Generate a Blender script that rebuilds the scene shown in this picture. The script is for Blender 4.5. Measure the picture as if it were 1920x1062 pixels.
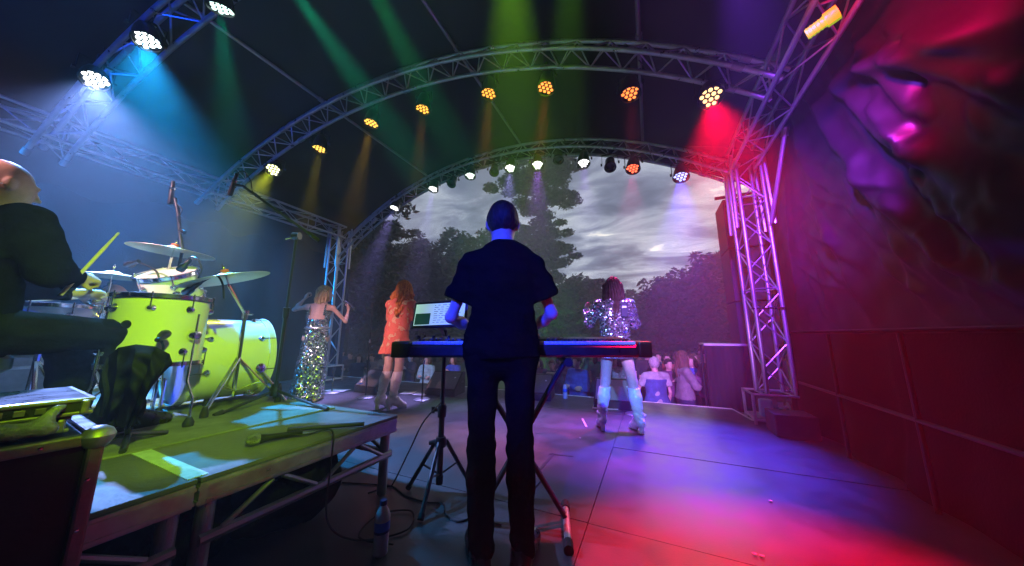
import bpy, bmesh, math, random
import numpy as np
from mathutils import Vector, Matrix, Euler
random.seed(7); np.random.seed(7)
PI = math.pi
for o in list(bpy.data.objects): bpy.data.objects.remove(o, do_unlink=True)
scene = bpy.context.scene
COL = scene.collection

# ------------------------------------------------------------------ camera
FPX, PITCH, YAW, HC = 560.0, math.radians(9.8), math.radians(24.5), 1.01
cam_data = bpy.data.cameras.new('camera'); cam = bpy.data.objects.new('camera', cam_data); COL.objects.link(cam)
cam_data.sensor_width = 36; cam_data.lens = 36 * FPX / 1920; cam_data.clip_start = .02; cam_data.clip_end = 3000
cam.location = (0, 0, HC); cam.rotation_euler = (PI / 2 + PITCH, 0, YAW)
scene.camera = cam

# ------------------------------------------------------------------ sky, sun, exposure
world = bpy.data.worlds.new('World'); scene.world = world; world.use_nodes = True
wn, wl = world.node_tree.nodes, world.node_tree.links
wn.clear()
w_out = wn.new('ShaderNodeOutputWorld'); w_mix = wn.new('ShaderNodeMixShader')
w_sky = wn.new('ShaderNodeTexSky'); w_sky.sky_type = 'NISHITA'; w_sky.sun_disc = False
SUN_EL, SUN_AZ = math.radians(4), math.radians(10)
w_sky.sun_elevation = SUN_EL; w_sky.sun_rotation = SUN_AZ
w_b1 = wn.new('ShaderNodeBackground'); w_b1.inputs[1].default_value = .05; wl.new(w_sky.outputs[0], w_b1.inputs[0])
w_b2 = wn.new('ShaderNodeBackground'); w_b2.inputs[1].default_value = 1.9
tc = wn.new('ShaderNodeTexCoord'); sep = wn.new('ShaderNodeSeparateXYZ'); wl.new(tc.outputs['Generated'], sep.inputs[0])
def wmath(op, a, b=None):
    n = wn.new('ShaderNodeMath'); n.operation = op
    for i, v in enumerate((a, b)):
        if v is None: continue
        if isinstance(v, (int, float)): n.inputs[i].default_value = v
        else: wl.new(v, n.inputs[i])
    return n.outputs[0]
zz = wmath('ADD', wmath('MAXIMUM', sep.outputs[2], 0.0), .16)
cmb = wn.new('ShaderNodeCombineXYZ')
wl.new(wmath('MULTIPLY', wmath('DIVIDE', sep.outputs[0], zz), .8), cmb.inputs[0])
wl.new(wmath('MULTIPLY', wmath('DIVIDE', sep.outputs[1], zz), 1.5), cmb.inputs[1])
n1 = wn.new('ShaderNodeTexNoise'); n1.inputs['Scale'].default_value = 2.3; n1.inputs['Detail'].default_value = 9; n1.inputs['Roughness'].default_value = .60; n1.inputs['Distortion'].default_value = .7
wl.new(cmb.outputs[0], n1.inputs['Vector'])
n2 = wn.new('ShaderNodeTexNoise'); n2.inputs['Scale'].default_value = .55; n2.inputs['Detail'].default_value = 3
wl.new(cmb.outputs[0], n2.inputs['Vector'])
csum = wmath('ADD', wmath('MULTIPLY', n1.outputs[0], .78), wmath('MULTIPLY', n2.outputs[0], .22))
ramp = wn.new('ShaderNodeValToRGB'); wl.new(csum, ramp.inputs[0])
e = ramp.color_ramp.elements
e[0].position = .37; e[0].color = (.06, .075, .13, 1)
e[1].position = .67; e[1].color = (1.05, .98, .82, 1)
for p, c in ((.46, (.125, .145, .22, 1)), (.53, (.25, .28, .355, 1)), (.61, (.40, .425, .48, 1))):
    q = e.new(p); q.color = c
wl.new(ramp.outputs[0], w_b2.inputs[0])
w_mix.inputs[0].default_value = .9
wl.new(w_b1.outputs[0], w_mix.inputs[1]); wl.new(w_b2.outputs[0], w_mix.inputs[2]); wl.new(w_mix.outputs[0], w_out.inputs[0])
sun_d = bpy.data.lights.new('sun', 'SUN'); sun_d.energy = .5; sun_d.angle = math.radians(25); sun_d.color = (1, .9, .78)
sun = bpy.data.objects.new('sun', sun_d); COL.objects.link(sun)
sd = Vector((math.sin(SUN_AZ) * math.cos(SUN_EL + .2), math.cos(SUN_AZ) * math.cos(SUN_EL + .2), math.sin(SUN_EL + .2)))
sun.rotation_euler = (sd).to_track_quat('Z', 'Y').to_euler()
vs = scene.view_settings
vs.view_transform = 'Standard'; vs.look = 'None'; vs.exposure = 0; vs.gamma = 1; vs.use_curve_mapping = False
cy = scene.cycles
cy.use_denoising = True
try: cy.denoiser = 'OPENIMAGEDENOISE'; cy.denoising_prefilter = 'ACCURATE'; cy.denoising_input_passes = 'RGB_ALBEDO_NORMAL'
except Exception: pass
cy.max_bounces = 6; cy.diffuse_bounces = 3; cy.glossy_bounces = 3; cy.transmission_bounces = 6; cy.transparent_max_bounces = 10; cy.volume_bounces = 1
cy.caustics_reflective = False; cy.caustics_refractive = False; cy.sample_clamp_indirect = 4.0; cy.sample_clamp_direct = 0
cy.use_light_tree = True

# ------------------------------------------------------------------ helpers: where a point of the photograph lies in the place
FW = Vector((-math.sin(YAW) * math.cos(PITCH), math.cos(YAW) * math.cos(PITCH), math.sin(PITCH)))
RT = Vector((math.cos(YAW), math.sin(YAW), 0)); UP = RT.cross(FW); CAM = Vector((0, 0, HC))
def ray(px, py): return FW * FPX + RT * (px - 960) + UP * (531 - py)
def atz(px, py, z=0.0): r = ray(px, py); return CAM + r * ((z - HC) / r.z)
def aty(px, py, y): r = ray(px, py); return CAM + r * (y / r.y)
def atx(px, py, x): r = ray(px, py); return CAM + r * (x / r.x)
def atk(px, py, k): return CAM + ray(px, py) * (k / FPX)

# ------------------------------------------------------------------ helpers: materials
MATS = {}
def mat(name, color=(.5, .5, .5), rough=.5, metal=0.0, var=.15, scale=6.0, bump=0.0, bscale=40.0, spec=.5, coat=0.0, rvar=.0, sheen=0.0, emis=None, estr=0.0, trans=0.0, ior=1.45, alpha=1.0, color2=None):
    if name in MATS: return MATS[name]
    m = bpy.data.materials.new(name); m.use_nodes = True; MATS[name] = m
    nt = m.node_tree; b = nt.nodes['Principled BSDF']
    b.inputs['Roughness'].default_value = rough; b.inputs['Metallic'].default_value = metal
    b.inputs['Specular IOR Level'].default_value = spec; b.inputs['Coat Weight'].default_value = coat
    b.inputs['Sheen Weight'].default_value = sheen; b.inputs['Transmission Weight'].default_value = trans
    b.inputs['IOR'].default_value = ior; b.inputs['Alpha'].default_value = alpha
    b.inputs['Base Color'].default_value = (*color, 1)
    if emis: b.inputs['Emission Color'].default_value = (*emis, 1); b.inputs['Emission Strength'].default_value = estr
    if var or bump or rvar:
        t = nt.nodes.new('ShaderNodeTexCoord')
        n = nt.nodes.new('ShaderNodeTexNoise'); n.inputs['Scale'].default_value = scale; n.inputs['Detail'].default_value = 6; n.inputs['Roughness'].default_value = .62
        nt.links.new(t.outputs['Object'], n.inputs['Vector'])
        if var:
            r = nt.nodes.new('ShaderNodeValToRGB'); r.color_ramp.elements[0].position = .3; r.color_ramp.elements[1].position = .72
            lo = tuple(c * (1 - var) for c in color); hi = color2 or tuple(min(1, c * (1 + var)) for c in color)
            r.color_ramp.elements[0].color = (*lo, 1); r.color_ramp.elements[1].color = (*hi, 1)
            nt.links.new(n.outputs[0], r.inputs[0]); nt.links.new(r.outputs[0], b.inputs['Base Color'])
        if rvar:
            mr = nt.nodes.new('ShaderNodeMapRange'); mr.inputs[1].default_value = .3; mr.inputs[2].default_value = .7
            mr.inputs[3].default_value = max(.03, rough - rvar); mr.inputs[4].default_value = min(1, rough + rvar)
            nt.links.new(n.outputs[0], mr.inputs[0]); nt.links.new(mr.outputs[0], b.inputs['Roughness'])
        if bump:
            n3 = nt.nodes.new('ShaderNodeTexNoise'); n3.inputs['Scale'].default_value = bscale; n3.inputs['Detail'].default_value = 4
            nt.links.new(t.outputs['Object'], n3.inputs['Vector'])
            bp = nt.nodes.new('ShaderNodeBump'); bp.inputs['Strength'].default_value = bump; bp.inputs['Distance'].default_value = .02
            nt.links.new(n3.outputs[0], bp.inputs['Height']); nt.links.new(bp.outputs[0], b.inputs['Normal'])
    return m
def nodes_of(m): return m.node_tree.nodes, m.node_tree.links, m.node_tree.nodes['Principled BSDF']

# ------------------------------------------------------------------ helpers: objects
def W(o): return (W(o.parent) @ o.matrix_basis) if o.parent else o.matrix_basis.copy()
def put(o, parent, M=None):
    M = M if M is not None else Matrix.Identity(4)
    if parent: o.parent = parent; o.matrix_basis = W(parent).inverted() @ M
    else: o.matrix_basis = M
    return o
def tag(o, label=None, cat=None, group=None, kind=None):
    if label: o['label'] = label
    if cat: o['category'] = cat
    if group: o['group'] = group
    if kind: o['kind'] = kind
    return o
def thing(name, label, cat, loc=(0, 0, 0), rz=0.0, group=None):
    o = bpy.data.objects.new(name, None); COL.objects.link(o); o.empty_display_size = .1
    o.location = loc; o.rotation_euler = (0, 0, rz); o.matrix_basis = Matrix.Translation(loc) @ Matrix.Rotation(rz, 4, 'Z')
    return tag(o, label, cat, group)
def link(name, me, parent=None, M=None):
    o = bpy.data.objects.new(name, me); COL.objects.link(o); return put(o, parent, M)
def mesh_py(name, v, f, m=None, smooth=False):
    me = bpy.data.meshes.new(name); me.from_pydata([tuple(x) for x in v], [], [tuple(x) for x in f]); 
    if m: me.materials.append(m)
    if smooth: me.polygons.foreach_set('use_smooth', [True] * len(me.polygons))
    me.update(); return me
def bm_done(name, bm, m, smooth=False, sharp=None):
    me = bpy.data.meshes.new(name); bmesh.ops.recalc_face_normals(bm, faces=bm.faces[:]); bm.to_mesh(me); bm.free()
    if m: me.materials.append(m)
    if smooth:
        me.polygons.foreach_set('use_smooth', [True] * len(me.polygons))
        me.set_sharp_from_angle(angle=math.radians(sharp or 40))
    return me
def add_box(bm, c, s, M=None, bevel=0.0):
    r = bmesh.ops.create_cube(bm, size=1.0); vs_ = r['verts']
    T = Matrix.Translation(c) @ Matrix.Diagonal((*s, 1))
    bmesh.ops.transform(bm, matrix=(M @ T) if M is not None else T, verts=vs_)
    if bevel:
        es = list({e_ for v in vs_ for e_ in v.link_edges})
        bmesh.ops.bevel(bm, geom=es, offset=bevel, segments=2, affect='EDGES', profile=.6)
def box_mesh(name, s, m, bevel=.004, c=(0, 0, 0)):
    bm = bmesh.new(); add_box(bm, c, s, None, bevel); return bm_done(name, bm, m)
def frame_for(d):
    d = Vector(d).normalized(); return d.to_track_quat('Z', 'Y').to_matrix()
def add_tube(bm, pts, r, n=8, caps=True):
    pts = [Vector(p) for p in pts]; rr = r if isinstance(r, (list, tuple)) else [r] * len(pts)
    rings = []; prev = None
    for i, p in enumerate(pts):
        if i == 0: d = pts[1] - p
        elif i == len(pts) - 1: d = p - pts[-2]
        else: d = (pts[i + 1] - p).normalized() + (p - pts[i - 1]).normalized()
        d.normalize()
        if prev is None: x = d.orthogonal().normalized()
        else: x = (prev - d * prev.dot(d)).normalized()
        prev = x; y = d.cross(x)
        rings.append([bm.verts.new(p + (x * math.cos(2 * PI * k / n) + y * math.sin(2 * PI * k / n)) * rr[i]) for k in range(n)])
    for a, b in zip(rings, rings[1:]):
        for k in range(n): bm.faces.new((a[k], a[(k + 1) % n], b[(k + 1) % n], b[k]))
    if caps: bm.faces.new(rings[0][::-1]); bm.faces.new(rings[-1])
def tube_mesh(name, pts, r, m, n=8): bm = bmesh.new(); add_tube(bm, pts, r, n); return bm_done(name, bm, m, True, 50)
def tube(name, pts, r, m, parent=None, n=8): return link(name, tube_mesh(name, pts, r, m, n), parent)
def smooth_path(pts, k=6):
    pts = [Vector(p) for p in pts]; out = []
    for i in range(len(pts) - 1):
        p0 = pts[max(i - 1, 0)]; p1 = pts[i]; p2 = pts[i + 1]; p3 = pts[min(i + 2, len(pts) - 1)]
        for j in range(k):
            t = j / k
            out.append(.5 * ((2 * p1) + (p2 - p0) * t + (2 * p0 - 5 * p1 + 4 * p2 - p3) * t * t + (3 * p1 - p0 - 3 * p2 + p3) * t ** 3))
    out.append(pts[-1]); return out
def add_lathe(bm, prof, n=32, M=None):
    rings = []
    for r, z in prof:
        if r < 1e-5: rings.append([bm.verts.new((0, 0, z))])
        else: rings.append([bm.verts.new((r * math.cos(2 * PI * k / n), r * math.sin(2 * PI * k / n), z)) for k in range(n)])
    for a, b in zip(rings, rings[1:]):
        for k in range(n):
            A = [a[0]] if len(a) == 1 else [a[k], a[(k + 1) % n]]
            B = [b[0]] if len(b) == 1 else [b[(k + 1) % n], b[k]]
            if len(A) + len(B) > 2: bm.faces.new(A + B)
    if M is not None: bmesh.ops.transform(bm, matrix=M, verts=[v for r in rings for v in r])
def lathe_mesh(name, prof, m, n=32, sharp=35): bm = bmesh.new(); add_lathe(bm, prof, n); return bm_done(name, bm, m, True, sharp)
UNIT = {}
def rod(name, a, b, r, m, parent=None, n=8):
    a = Vector(a); b = Vector(b); key = (m.name, n)
    if key not in UNIT:
        UNIT[key] = lathe_mesh('rod_' + m.name, [(0, 0), (1, 0), (1, 1), (0, 1)], m, n, 40)
    d = b - a
    M = Matrix.Translation(a) @ frame_for(d).to_4x4() @ Matrix.Diagonal((r, r, d.length, 1))
    return link(name, UNIT[key], parent, M)
def M_at(loc, z=None, rz=0.0, scale=1.0):
    if z is not None: R = frame_for(z).to_4x4()
    else: R = Matrix.Rotation(rz, 4, 'Z')
    return Matrix.Translation(loc) @ R @ Matrix.Scale(scale, 4)

# ------------------------------------------------------------------ helpers: implicit surfaces (bodies, cloth, hair, bags)
class Sdf:
    def __init__(s, lo, hi, h):
        s.lo = np.array(lo, float); s.h = h
        s.n = (np.ceil((np.array(hi) - s.lo) / h).astype(int) + 1)
        s.D = np.full(tuple(s.n), .5, np.float32)
        s.ax = [s.lo[i] + np.arange(s.n[i]) * h for i in range(3)]
    def block(s, lo, hi):
        i0 = np.clip(np.floor((np.array(lo) - s.lo) / s.h).astype(int), 0, s.n - 1)
        i1 = np.clip(np.ceil((np.array(hi) - s.lo) / s.h).astype(int) + 1, 1, s.n)
        sl = tuple(slice(a, b) for a, b in zip(i0, i1))
        if any(b - a < 1 for a, b in zip(i0, i1)): return None, None
        X = np.stack(np.meshgrid(*[s.ax[i][sl[i]] for i in range(3)], indexing='ij'), -1)
        return sl, X
    def add(s, f, lo, hi, k):
        m = .06 + k
        sl, X = s.block(np.array(lo) - m, np.array(hi) + m)
        if sl is None: return
        d = f(X); a = s.D[sl]
        if k > 0:
            h = np.clip(.5 + .5 * (a - d) / k, 0, 1); s.D[sl] = a * (1 - h) + d * h - k * h * (1 - h)
        else: s.D[sl] = np.minimum(a, d)
    def cap(s, a, b, ra, rb=None, k=.02, flat=None):
        rb = ra if rb is None else rb; a = np.array(a, float); b = np.array(b, float); ba = b - a; L = max(float(ba @ ba), 1e-9)
        def f(X):
            p = X - a; h = np.clip((p @ ba) / L, 0, 1); q = p - h[..., None] * ba
            if flat is not None:
                u = np.array(flat[0], float); c = q @ u; q = q + (c * (flat[1] - 1))[..., None] * u
                return (np.linalg.norm(q, axis=-1) - (ra + (rb - ra) * h)) / max(1, flat[1] ** .5)
            return np.linalg.norm(q, axis=-1) - (ra + (rb - ra) * h)
        R = max(ra, rb); s.add(f, np.minimum(a, b) - R, np.maximum(a, b) + R, k)
    def ell(s, c, r, k=.02, rot=None):
        c = np.array(c, float); r = np.array(r, float); R = np.array(rot) if rot is not None else np.eye(3)
        def f(X):
            p = (X - c) @ R; k0 = np.linalg.norm(p / r, axis=-1); k1 = np.linalg.norm(p / (r * r), axis=-1) + 1e-9
            return k0 * (k0 - 1) / k1
        m = r.max(); s.add(f, c - m, c + m, k)
    def all(s): return np.stack(np.meshgrid(*s.ax, indexing='ij'), -1)
    def disp(s, fn): s.D += fn(s.all()).astype(np.float32)
    def cut(s, fn): s.D = np.maximum(s.D, fn(s.all()).astype(np.float32))
    def mesh(s, name, m, xf=None, smooth_it=1):
        D = s.D; D = np.pad(D, 1, constant_values=.5); lo = s.lo - s.h
        I = D < 0; n = D.shape
        c = [(i, j, k) for i in (0, 1) for j in (0, 1) for k in (0, 1)]
        def sub(A, o): return A[o[0]:n[0] - 1 + o[0], o[1]:n[1] - 1 + o[1], o[2]:n[2] - 1 + o[2]]
        cnt = sum(sub(I, o).astype(np.int8) for o in c)
        act = (cnt > 0) & (cnt < 8); idx = np.argwhere(act)
        acc = np.zeros((len(idx), 3)); num = np.zeros(len(idx))
        for o in c:
            for a in range(3):
                if o[a] == 0:
                    o2 = list(o); o2[a] = 1
                    d0 = D[idx[:, 0] + o[0], idx[:, 1] + o[1], idx[:, 2] + o[2]]; d1 = D[idx[:, 0] + o2[0], idx[:, 1] + o2[1], idx[:, 2] + o2[2]]
                    x = (d0 < 0) != (d1 < 0); t = np.where(x, d0 / np.where(x, d0 - d1, 1), 0)
                    p = np.array(o, float)[None].repeat(len(idx), 0); p[:, a] += t
                    acc += p * x[:, None]; num += x
        V = lo + (idx + acc / num[:, None]) * s.h
        ids = np.full(act.shape, -1, np.int64); ids[tuple(idx.T)] = np.arange(len(idx))
        F = []
        for a in range(3):
            b_, c_ = (a + 1) % 3, (a + 2) % 3
            s0 = [slice(None)] * 3; s1 = [slice(None)] * 3; s0[a] = slice(0, -1); s1[a] = slice(1, None)
            A = I[tuple(s0)]; B = I[tuple(s1)]; E_ = np.argwhere(A != B)
            E_ = E_[(E_[:, b_] > 0) & (E_[:, c_] > 0) & (E_[:, b_] < n[b_] - 1) & (E_[:, c_] < n[c_] - 1)]
            q = []
            for db, dc in ((-1, -1), (0, -1), (0, 0), (-1, 0)):
                e2 = E_.copy(); e2[:, b_] += db; e2[:, c_] += dc; q.append(ids[tuple(e2.T)])
            q = np.stack(q, 1); fl = A[tuple(E_.T)]
            q[~fl] = q[~fl][:, ::-1]; F.append(q)
        F = np.concatenate(F); F = F[(F >= 0).all(1)]
        for _ in range(smooth_it):
            S = V.copy() * 0; N = np.zeros(len(V))
            for i in range(4):
                for j in (1, 3):
                    np.add.at(S, F[:, i], V[F[:, (i + j) % 4]]); np.add.at(N, F[:, i], 1)
            V = V * .5 + .5 * S / np.maximum(N, 1)[:, None]
        if xf is not None: V = V @ np.array(xf.to_3x3()).T + np.array(xf.translation)
        me = bpy.data.meshes.new(name); me.vertices.add(len(V)); me.vertices.foreach_set('co', V.astype(np.float32).ravel())
        me.loops.add(F.size); me.loops.foreach_set('vertex_index', F.astype(np.int32).ravel())
        me.polygons.add(len(F)); me.polygons.foreach_set('loop_start', np.arange(0, F.size, 4, dtype=np.int32))
        me.polygons.foreach_set('use_smooth', [True] * len(F)); me.update(calc_edges=True); me.validate()
        if m: me.materials.append(m)
        return me
def wob(X, amp, f, seed=0, n=4):
    rs = np.random.RandomState(seed); d = 0
    for i in range(n):
        w = rs.normal(size=3); w /= np.linalg.norm(w); d = d + np.sin((X @ w) * f * (1.0 + .6 * i) + rs.rand() * 6.3) / (1 + .5 * i)
    return d * amp / 2
# ------------------------------------------------------------------ materials of the place
ALU = mat('aluminium', (.62, .62, .64), .36, .85, .18, 9, .05, 60, rvar=.12)
ALU_D = mat('worn_aluminium', (.42, .42, .43), .42, .8, .3, 14, .08, 50, rvar=.15)
STEEL = mat('chrome', (.78, .78, .8), .14, 1.0, .08, 20, rvar=.06)
BLK = mat('black_metal', (.018, .018, .02), .42, .0, .3, 15, .03, 80, rvar=.12)
BLKP = mat('black_plastic', (.014, .014, .016), .36, 0, .3, 20, .04, 120, rvar=.1)
RUB = mat('black_rubber', (.012, .012, .012), .7, 0, .2, 30)
WHT = mat('white_plastic', (.75, .75, .73), .4, 0, .08, 20)
PVC = mat('black_pvc_tarp', (.011, .010, .012), .44, 0, .12, 2.5, .02, 40, rvar=.03)
CANV = mat('blackout_canvas', (.014, .0145, .017), .6, 0, .15, 1.6, .05, 60, rvar=.05)
DRAPE = mat('black_drape', (.011, .011, .014), .85, 0, .15, 3, .2, 60, spec=.15)
DECK = mat('deck_vinyl', (.060, .058, .062), .40, 0, .22, 5.0, .05, 90, rvar=.09)
DARKBLK = mat('matt_black_paint', (.02, .02, .022), .6, 0, .4, 8, .06, 60)

# ------------------------------------------------------------------ ground outside
LAWN_Z = -1.06
def grass_mat():
    m = mat('lawn_grass', (.035, .06, .018), .9, 0, .5, .8, .6, 14, color2=(.07, .09, .03)); return m
bm = bmesh.new(); bmesh.ops.create_grid(bm, x_segments=80, y_segments=80, size=900)
for v in bm.verts:
    r = math.hypot(v.co.x, v.co.y); v.co.z = LAWN_Z + (.9 * math.sin(v.co.x * .013) * math.cos(v.co.y * .011) if r > 80 else 0)
tag(link('lawn', bm_done('lawn', bm, grass_mat(), True)), kind='structure')

# ------------------------------------------------------------------ stage deck: dark vinyl boards, each its own piece
deck = link('stage_deck', box_mesh('stage_deck', (9.3, 9.6, .1), DARKBLK, .01, (-3.05, .45, -.085))); tag(deck, kind='structure')
xs = [-7.7, -5.26, -2.82, -.38, 1.6]; ys = [-4.3, -3.05, -1.83, -.61, .61, 1.83, 3.05, 4.27, 5.24]
for j in range(len(ys) - 1):
    for i in range(len(xs) - 1):
        x0, x1, y0, y1 = xs[i], xs[i + 1], ys[j], ys[j + 1]
        if j == len(ys) - 2 and i == 3:   # the front corner is cut back to the tower
            v2 = [(x0, y0), (1.6, y0), (1.6, 4.62), (1.05, 4.62), (.95, 5.24), (x0, 5.24)]
        else: v2 = [(x0, y0), (x1, y0), (x1, y1), (x0, y1)]
        g = .0022; cx = sum(p[0] for p in v2) / len(v2); cyy = sum(p[1] for p in v2) / len(v2)
        v2 = [(p[0] - g * (1 if p[0] > cx else -1), p[1] - g * (1 if p[1] > cyy else -1)) for p in v2]
        dz = random.uniform(-.0025, .0025); bm = bmesh.new()
        t = [bm.verts.new((p[0], p[1], dz)) for p in v2]; b = [bm.verts.new((p[0], p[1], -.03)) for p in v2]
        bm.faces.new(t)
        for k in range(len(v2)): bm.faces.new((b[k], b[(k + 1) % len(v2)], t[(k + 1) % len(v2)], t[k]))
        link('deck_board', bm_done('deck_board', bm, DECK), deck)
TAPE = mat('white_edge_tape', (.7, .68, .66), .5, 0, .25, 12)
def strip(name, pts, w, m, parent, z=.006):
    bm = bmesh.new(); L = []; R = []
    for i, p in enumerate(pts):
        a = Vector(pts[max(i - 1, 0)]); b = Vector(pts[min(i + 1, len(pts) - 1)]); d = (b - a).normalized(); nrm = Vector((-d.y, d.x)) * w / 2
        L.append((p[0] + nrm.x, p[1] + nrm.y)); R.append((p[0] - nrm.x, p[1] - nrm.y))
    for i in range(len(pts) - 1):
        q = [L[i], L[i + 1], R[i + 1], R[i]]
        t = [bm.verts.new((x, y, z)) for x, y in q]; bo = [bm.verts.new((x, y, z - .003)) for x, y in q]
        bm.faces.new(t)
        for k in range(4): bm.faces.new((bo[k], bo[(k + 1) % 4], t[(k + 1) % 4], t[k]))
    return link(name, bm_done(name, bm, m), parent)
strip('edge_tape', [(-7.6, 5.2), (-3, 5.19), (.95, 5.2), (1.045, 4.63), (1.30, 4.60)], .045, TAPE, deck)
bm = bmesh.new(); add_box(bm, (-3.1, 5.29, -.55), (9.2, .03, .98)); link('front_fascia', bm_done('front_fascia', bm, DARKBLK), deck)

# ------------------------------------------------------------------ roof vault and trusses
XC, HW, ZE, RISE = -2.7, 4.0, 3.33, 1.29
RAD = (HW * HW + RISE * RISE) / (2 * RISE); ZC = ZE + RISE - RAD
def zv(x): return ZC + math.sqrt(max(RAD ** 2 - (x - XC) ** 2, 0))
AMAX = math.asin(HW / RAD)
def arch(name, label, yfun, n=46, a0=-AMAX, a1=AMAX, rc=.025, every=1):
    t = thing(name, label, 'truss', (XC, yfun(XC), ZE), 0, 'arched roof trusses')
    def pt(a, dr, dy): x = XC + (RAD + dr) * math.sin(a); return Vector((x, yfun(x) + dy, ZC + (RAD + dr) * math.cos(a)))
    ch = {'top': (0, 0), 'near': (-.21, -.13), 'far': (-.21, .13)}
    A = [a0 + (a1 - a0) * i / n for i in range(n + 1)]
    for nm, (dr, dy) in ch.items(): tube('chord', [pt(a, dr, dy) for a in A], rc, ALU, t, 10)
    for i in range(n):
        for nm in ('near', 'far'):
            dr, dy = ch[nm]
            p, q = ((A[i], 0, 0), (A[i + 1], dr, dy)) if i % 2 else ((A[i], dr, dy), (A[i + 1], 0, 0))
            rod('brace', pt(*p), pt(*q), .009, ALU, t, 6)
        p, q = ((A[i], -.21, -.13), (A[i + 1], -.21, .13)) if i % 2 else ((A[i], -.21, .13), (A[i + 1], -.21, -.13))
        rod('brace', pt(*p), pt(*q), .008, ALU, t, 6)
    for i in range(0, n + 1, 11):     # bolted joints of the sections
        for dr, dy in ch.values():
            d = pt(A[min(i + 1, n)], dr, dy) - pt(A[max(i - 1, 0)], dr, dy); c = pt(A[i], dr, dy)
            rod('coupler', c - d.normalized() * .05, c + d.normalized() * .05, .033, ALU_D, t, 10)
    return t
yA = lambda x: 2.87 + .118 * (x + .7)
yB = lambda x: 4.78
yC = lambda x: .98 + .1 * (x + 3.5)
arch('arch_truss', 'aluminium arch truss over the stage front, sky seen just below it', yB)
arch('arch_truss', 'second aluminium arch truss overhead carrying the yellow to red lamps', yA)
arch('arch_truss', 'rear arch truss overhead on the left carrying the white lamps', yC, 30)
for x, lab in ((-4.24, 'thin roof purlin tube leftmost, over the drum kit'), (-2.0, 'thin roof purlin tube in the middle of the roof'), (.11, 'thin roof purlin tube rightmost, nearly vertical in view')):
    pr = thing('roof_purlin', lab, 'tube', (x, 2, zv(x)), 0, 'roof purlins')
    rod('tube', (x, -4, zv(x) + .03), (x, yA(x) - .06, zv(x) + .03), .022, ALU_D, pr)
    rod('tube', (x, yA(x) + .06, zv(x) + .03), (x, 4.76, zv(x) + .03), .022, ALU_D, pr)
    rod('coupler', (x, yA(x) - .08, zv(x) + .03), (x, yA(x) + .08, zv(x) + .03), .034, ALU_D, pr)

def box_truss(t, a, b, side, w=.29, h=.29, seg=.33, rc=.024, rb=.009, m=ALU):
    a = Vector(a); b = Vector(b); d = (b - a).normalized(); s = Vector(side).normalized(); u = d.cross(s).normalized()
    C4 = [s * w / 2 * i + u * h / 2 * j for i, j in ((1, 1), (1, -1), (-1, -1), (-1, 1))]
    for c in C4: rod('chord', a + c, b + c, rc, m, t, 10)
    L = (b - a).length; n = max(2, round(L / seg))
    for k in range(4):
        c0, c1 = C4[k], C4[(k + 1) % 4]
        for i in range(n):
            p = a + d * L * i / n; q = a + d * L * (i + 1) / n
            if (i + k) % 2: rod('brace', p + c0, q + c1, rb, m, t, 6)
            else: rod('brace', p + c1, q + c0, rb, m, t, 6)
        for i in range(0, n + 1, 4):
            p = a + d * (L * i / n)
            if 0 < i < n: p += d * .05
            rod('brace', p + c0, p + c1, rb, m, t, 6)
TWR = Vector((1.30, 4.66, 0)); TWL = Vector((-6.62, 4.55, 0))
for P, top, lab in ((TWR, 3.3, 'right stage tower of lattice aluminium on a base frame, lit pink'), (TWL, 3.5, 'left stage tower of lattice aluminium, faint in the haze')):
    t = thing('truss_tower', lab, 'tower', P, 0, 'stage towers')
    box_truss(t, P + Vector((0, 0, .32)), P + Vector((0, 0, top)), (1, .12, 0), .27, .27, .3)
    # base frame: ballast box with angle-iron rims
    for z in (.05, .33):
        for x0, y0, x1, y1 in ((-.27, -.2, .27, -.2), (.27, -.2, .27, .2), (.27, .2, -.27, .2), (-.27, .2, -.27, -.2)):
            rod('base_rail', P + Vector((x0, y0, z)), P + Vector((x1, y1, z)), .014, ALU, t, 6)
    for x0, y0 in ((-.27, -.2), (.27, -.2), (.27, .2), (-.27, .2)): rod('base_post', P + Vector((x0, y0, .0)), P + Vector((x0, y0, .34)), .016, ALU, t, 6)
    link('base_plate', box_mesh('base_plate', (.5, .36, .02), ALU_D), t, Matrix.Translation(P + Vector((0, 0, .06))))
    link('hand_winch', lathe_mesh('hand_winch', [(0, -.05), (.06, -.05), (.07, -.03), (.035, -.02), (.035, .02), (.07, .03), (.06, .05), (0, .05)], ALU_D, 18), t, M_at(P + Vector((.05, -.1, .18)), (1, 0, .2)))
    link('water_canister', box_mesh('water_canister', (.13, .09, .2), mat('pale_blue_plastic', (.35, .6, .72), .4, 0, .1), .03), t, Matrix.Translation(P + Vector((-.14, -.12, .175))))
    link('label_plate', box_mesh('label_plate', (.05, .006, .05), WHT, .001), t, Matrix.Translation(P + Vector((-.03, -.2185, .24))))
    # sleeve block that slides on the mast, with its two diagonal struts
    z0 = top - .75
    for dx in (-.19, .19):
        rod('sleeve_tube', P + Vector((dx, -.17, z0 - .2)), P + Vector((dx * .9, -.17, top + .05)), .02, ALU, t)
        rod('sleeve_tube', P + Vector((dx, .17, z0 - .2)), P + Vector((dx * .9, .17, top + .05)), .02, ALU, t)
    rod('strap', P + Vector((-.16, -.16, 1.32)), P + Vector((.16, -.16, 1.32)), .012, BLK, t, 6)
for (a, b, lab) in (((1.27, -3.9, 3.30), (1.27, 4.6, 3.30), 'right side beam truss running overhead above the tarp wall'),
                    ((-6.5, -3.9, 3.58), (-6.55, 4.55, 3.40), 'left side beam truss fading into the blue haze')):
    t = thing('side_beam', lab, 'truss', a, 0, 'side beam trusses'); box_truss(t, a, b, (1, 0, 0), .27, .27, .38, .022, .008)
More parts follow.
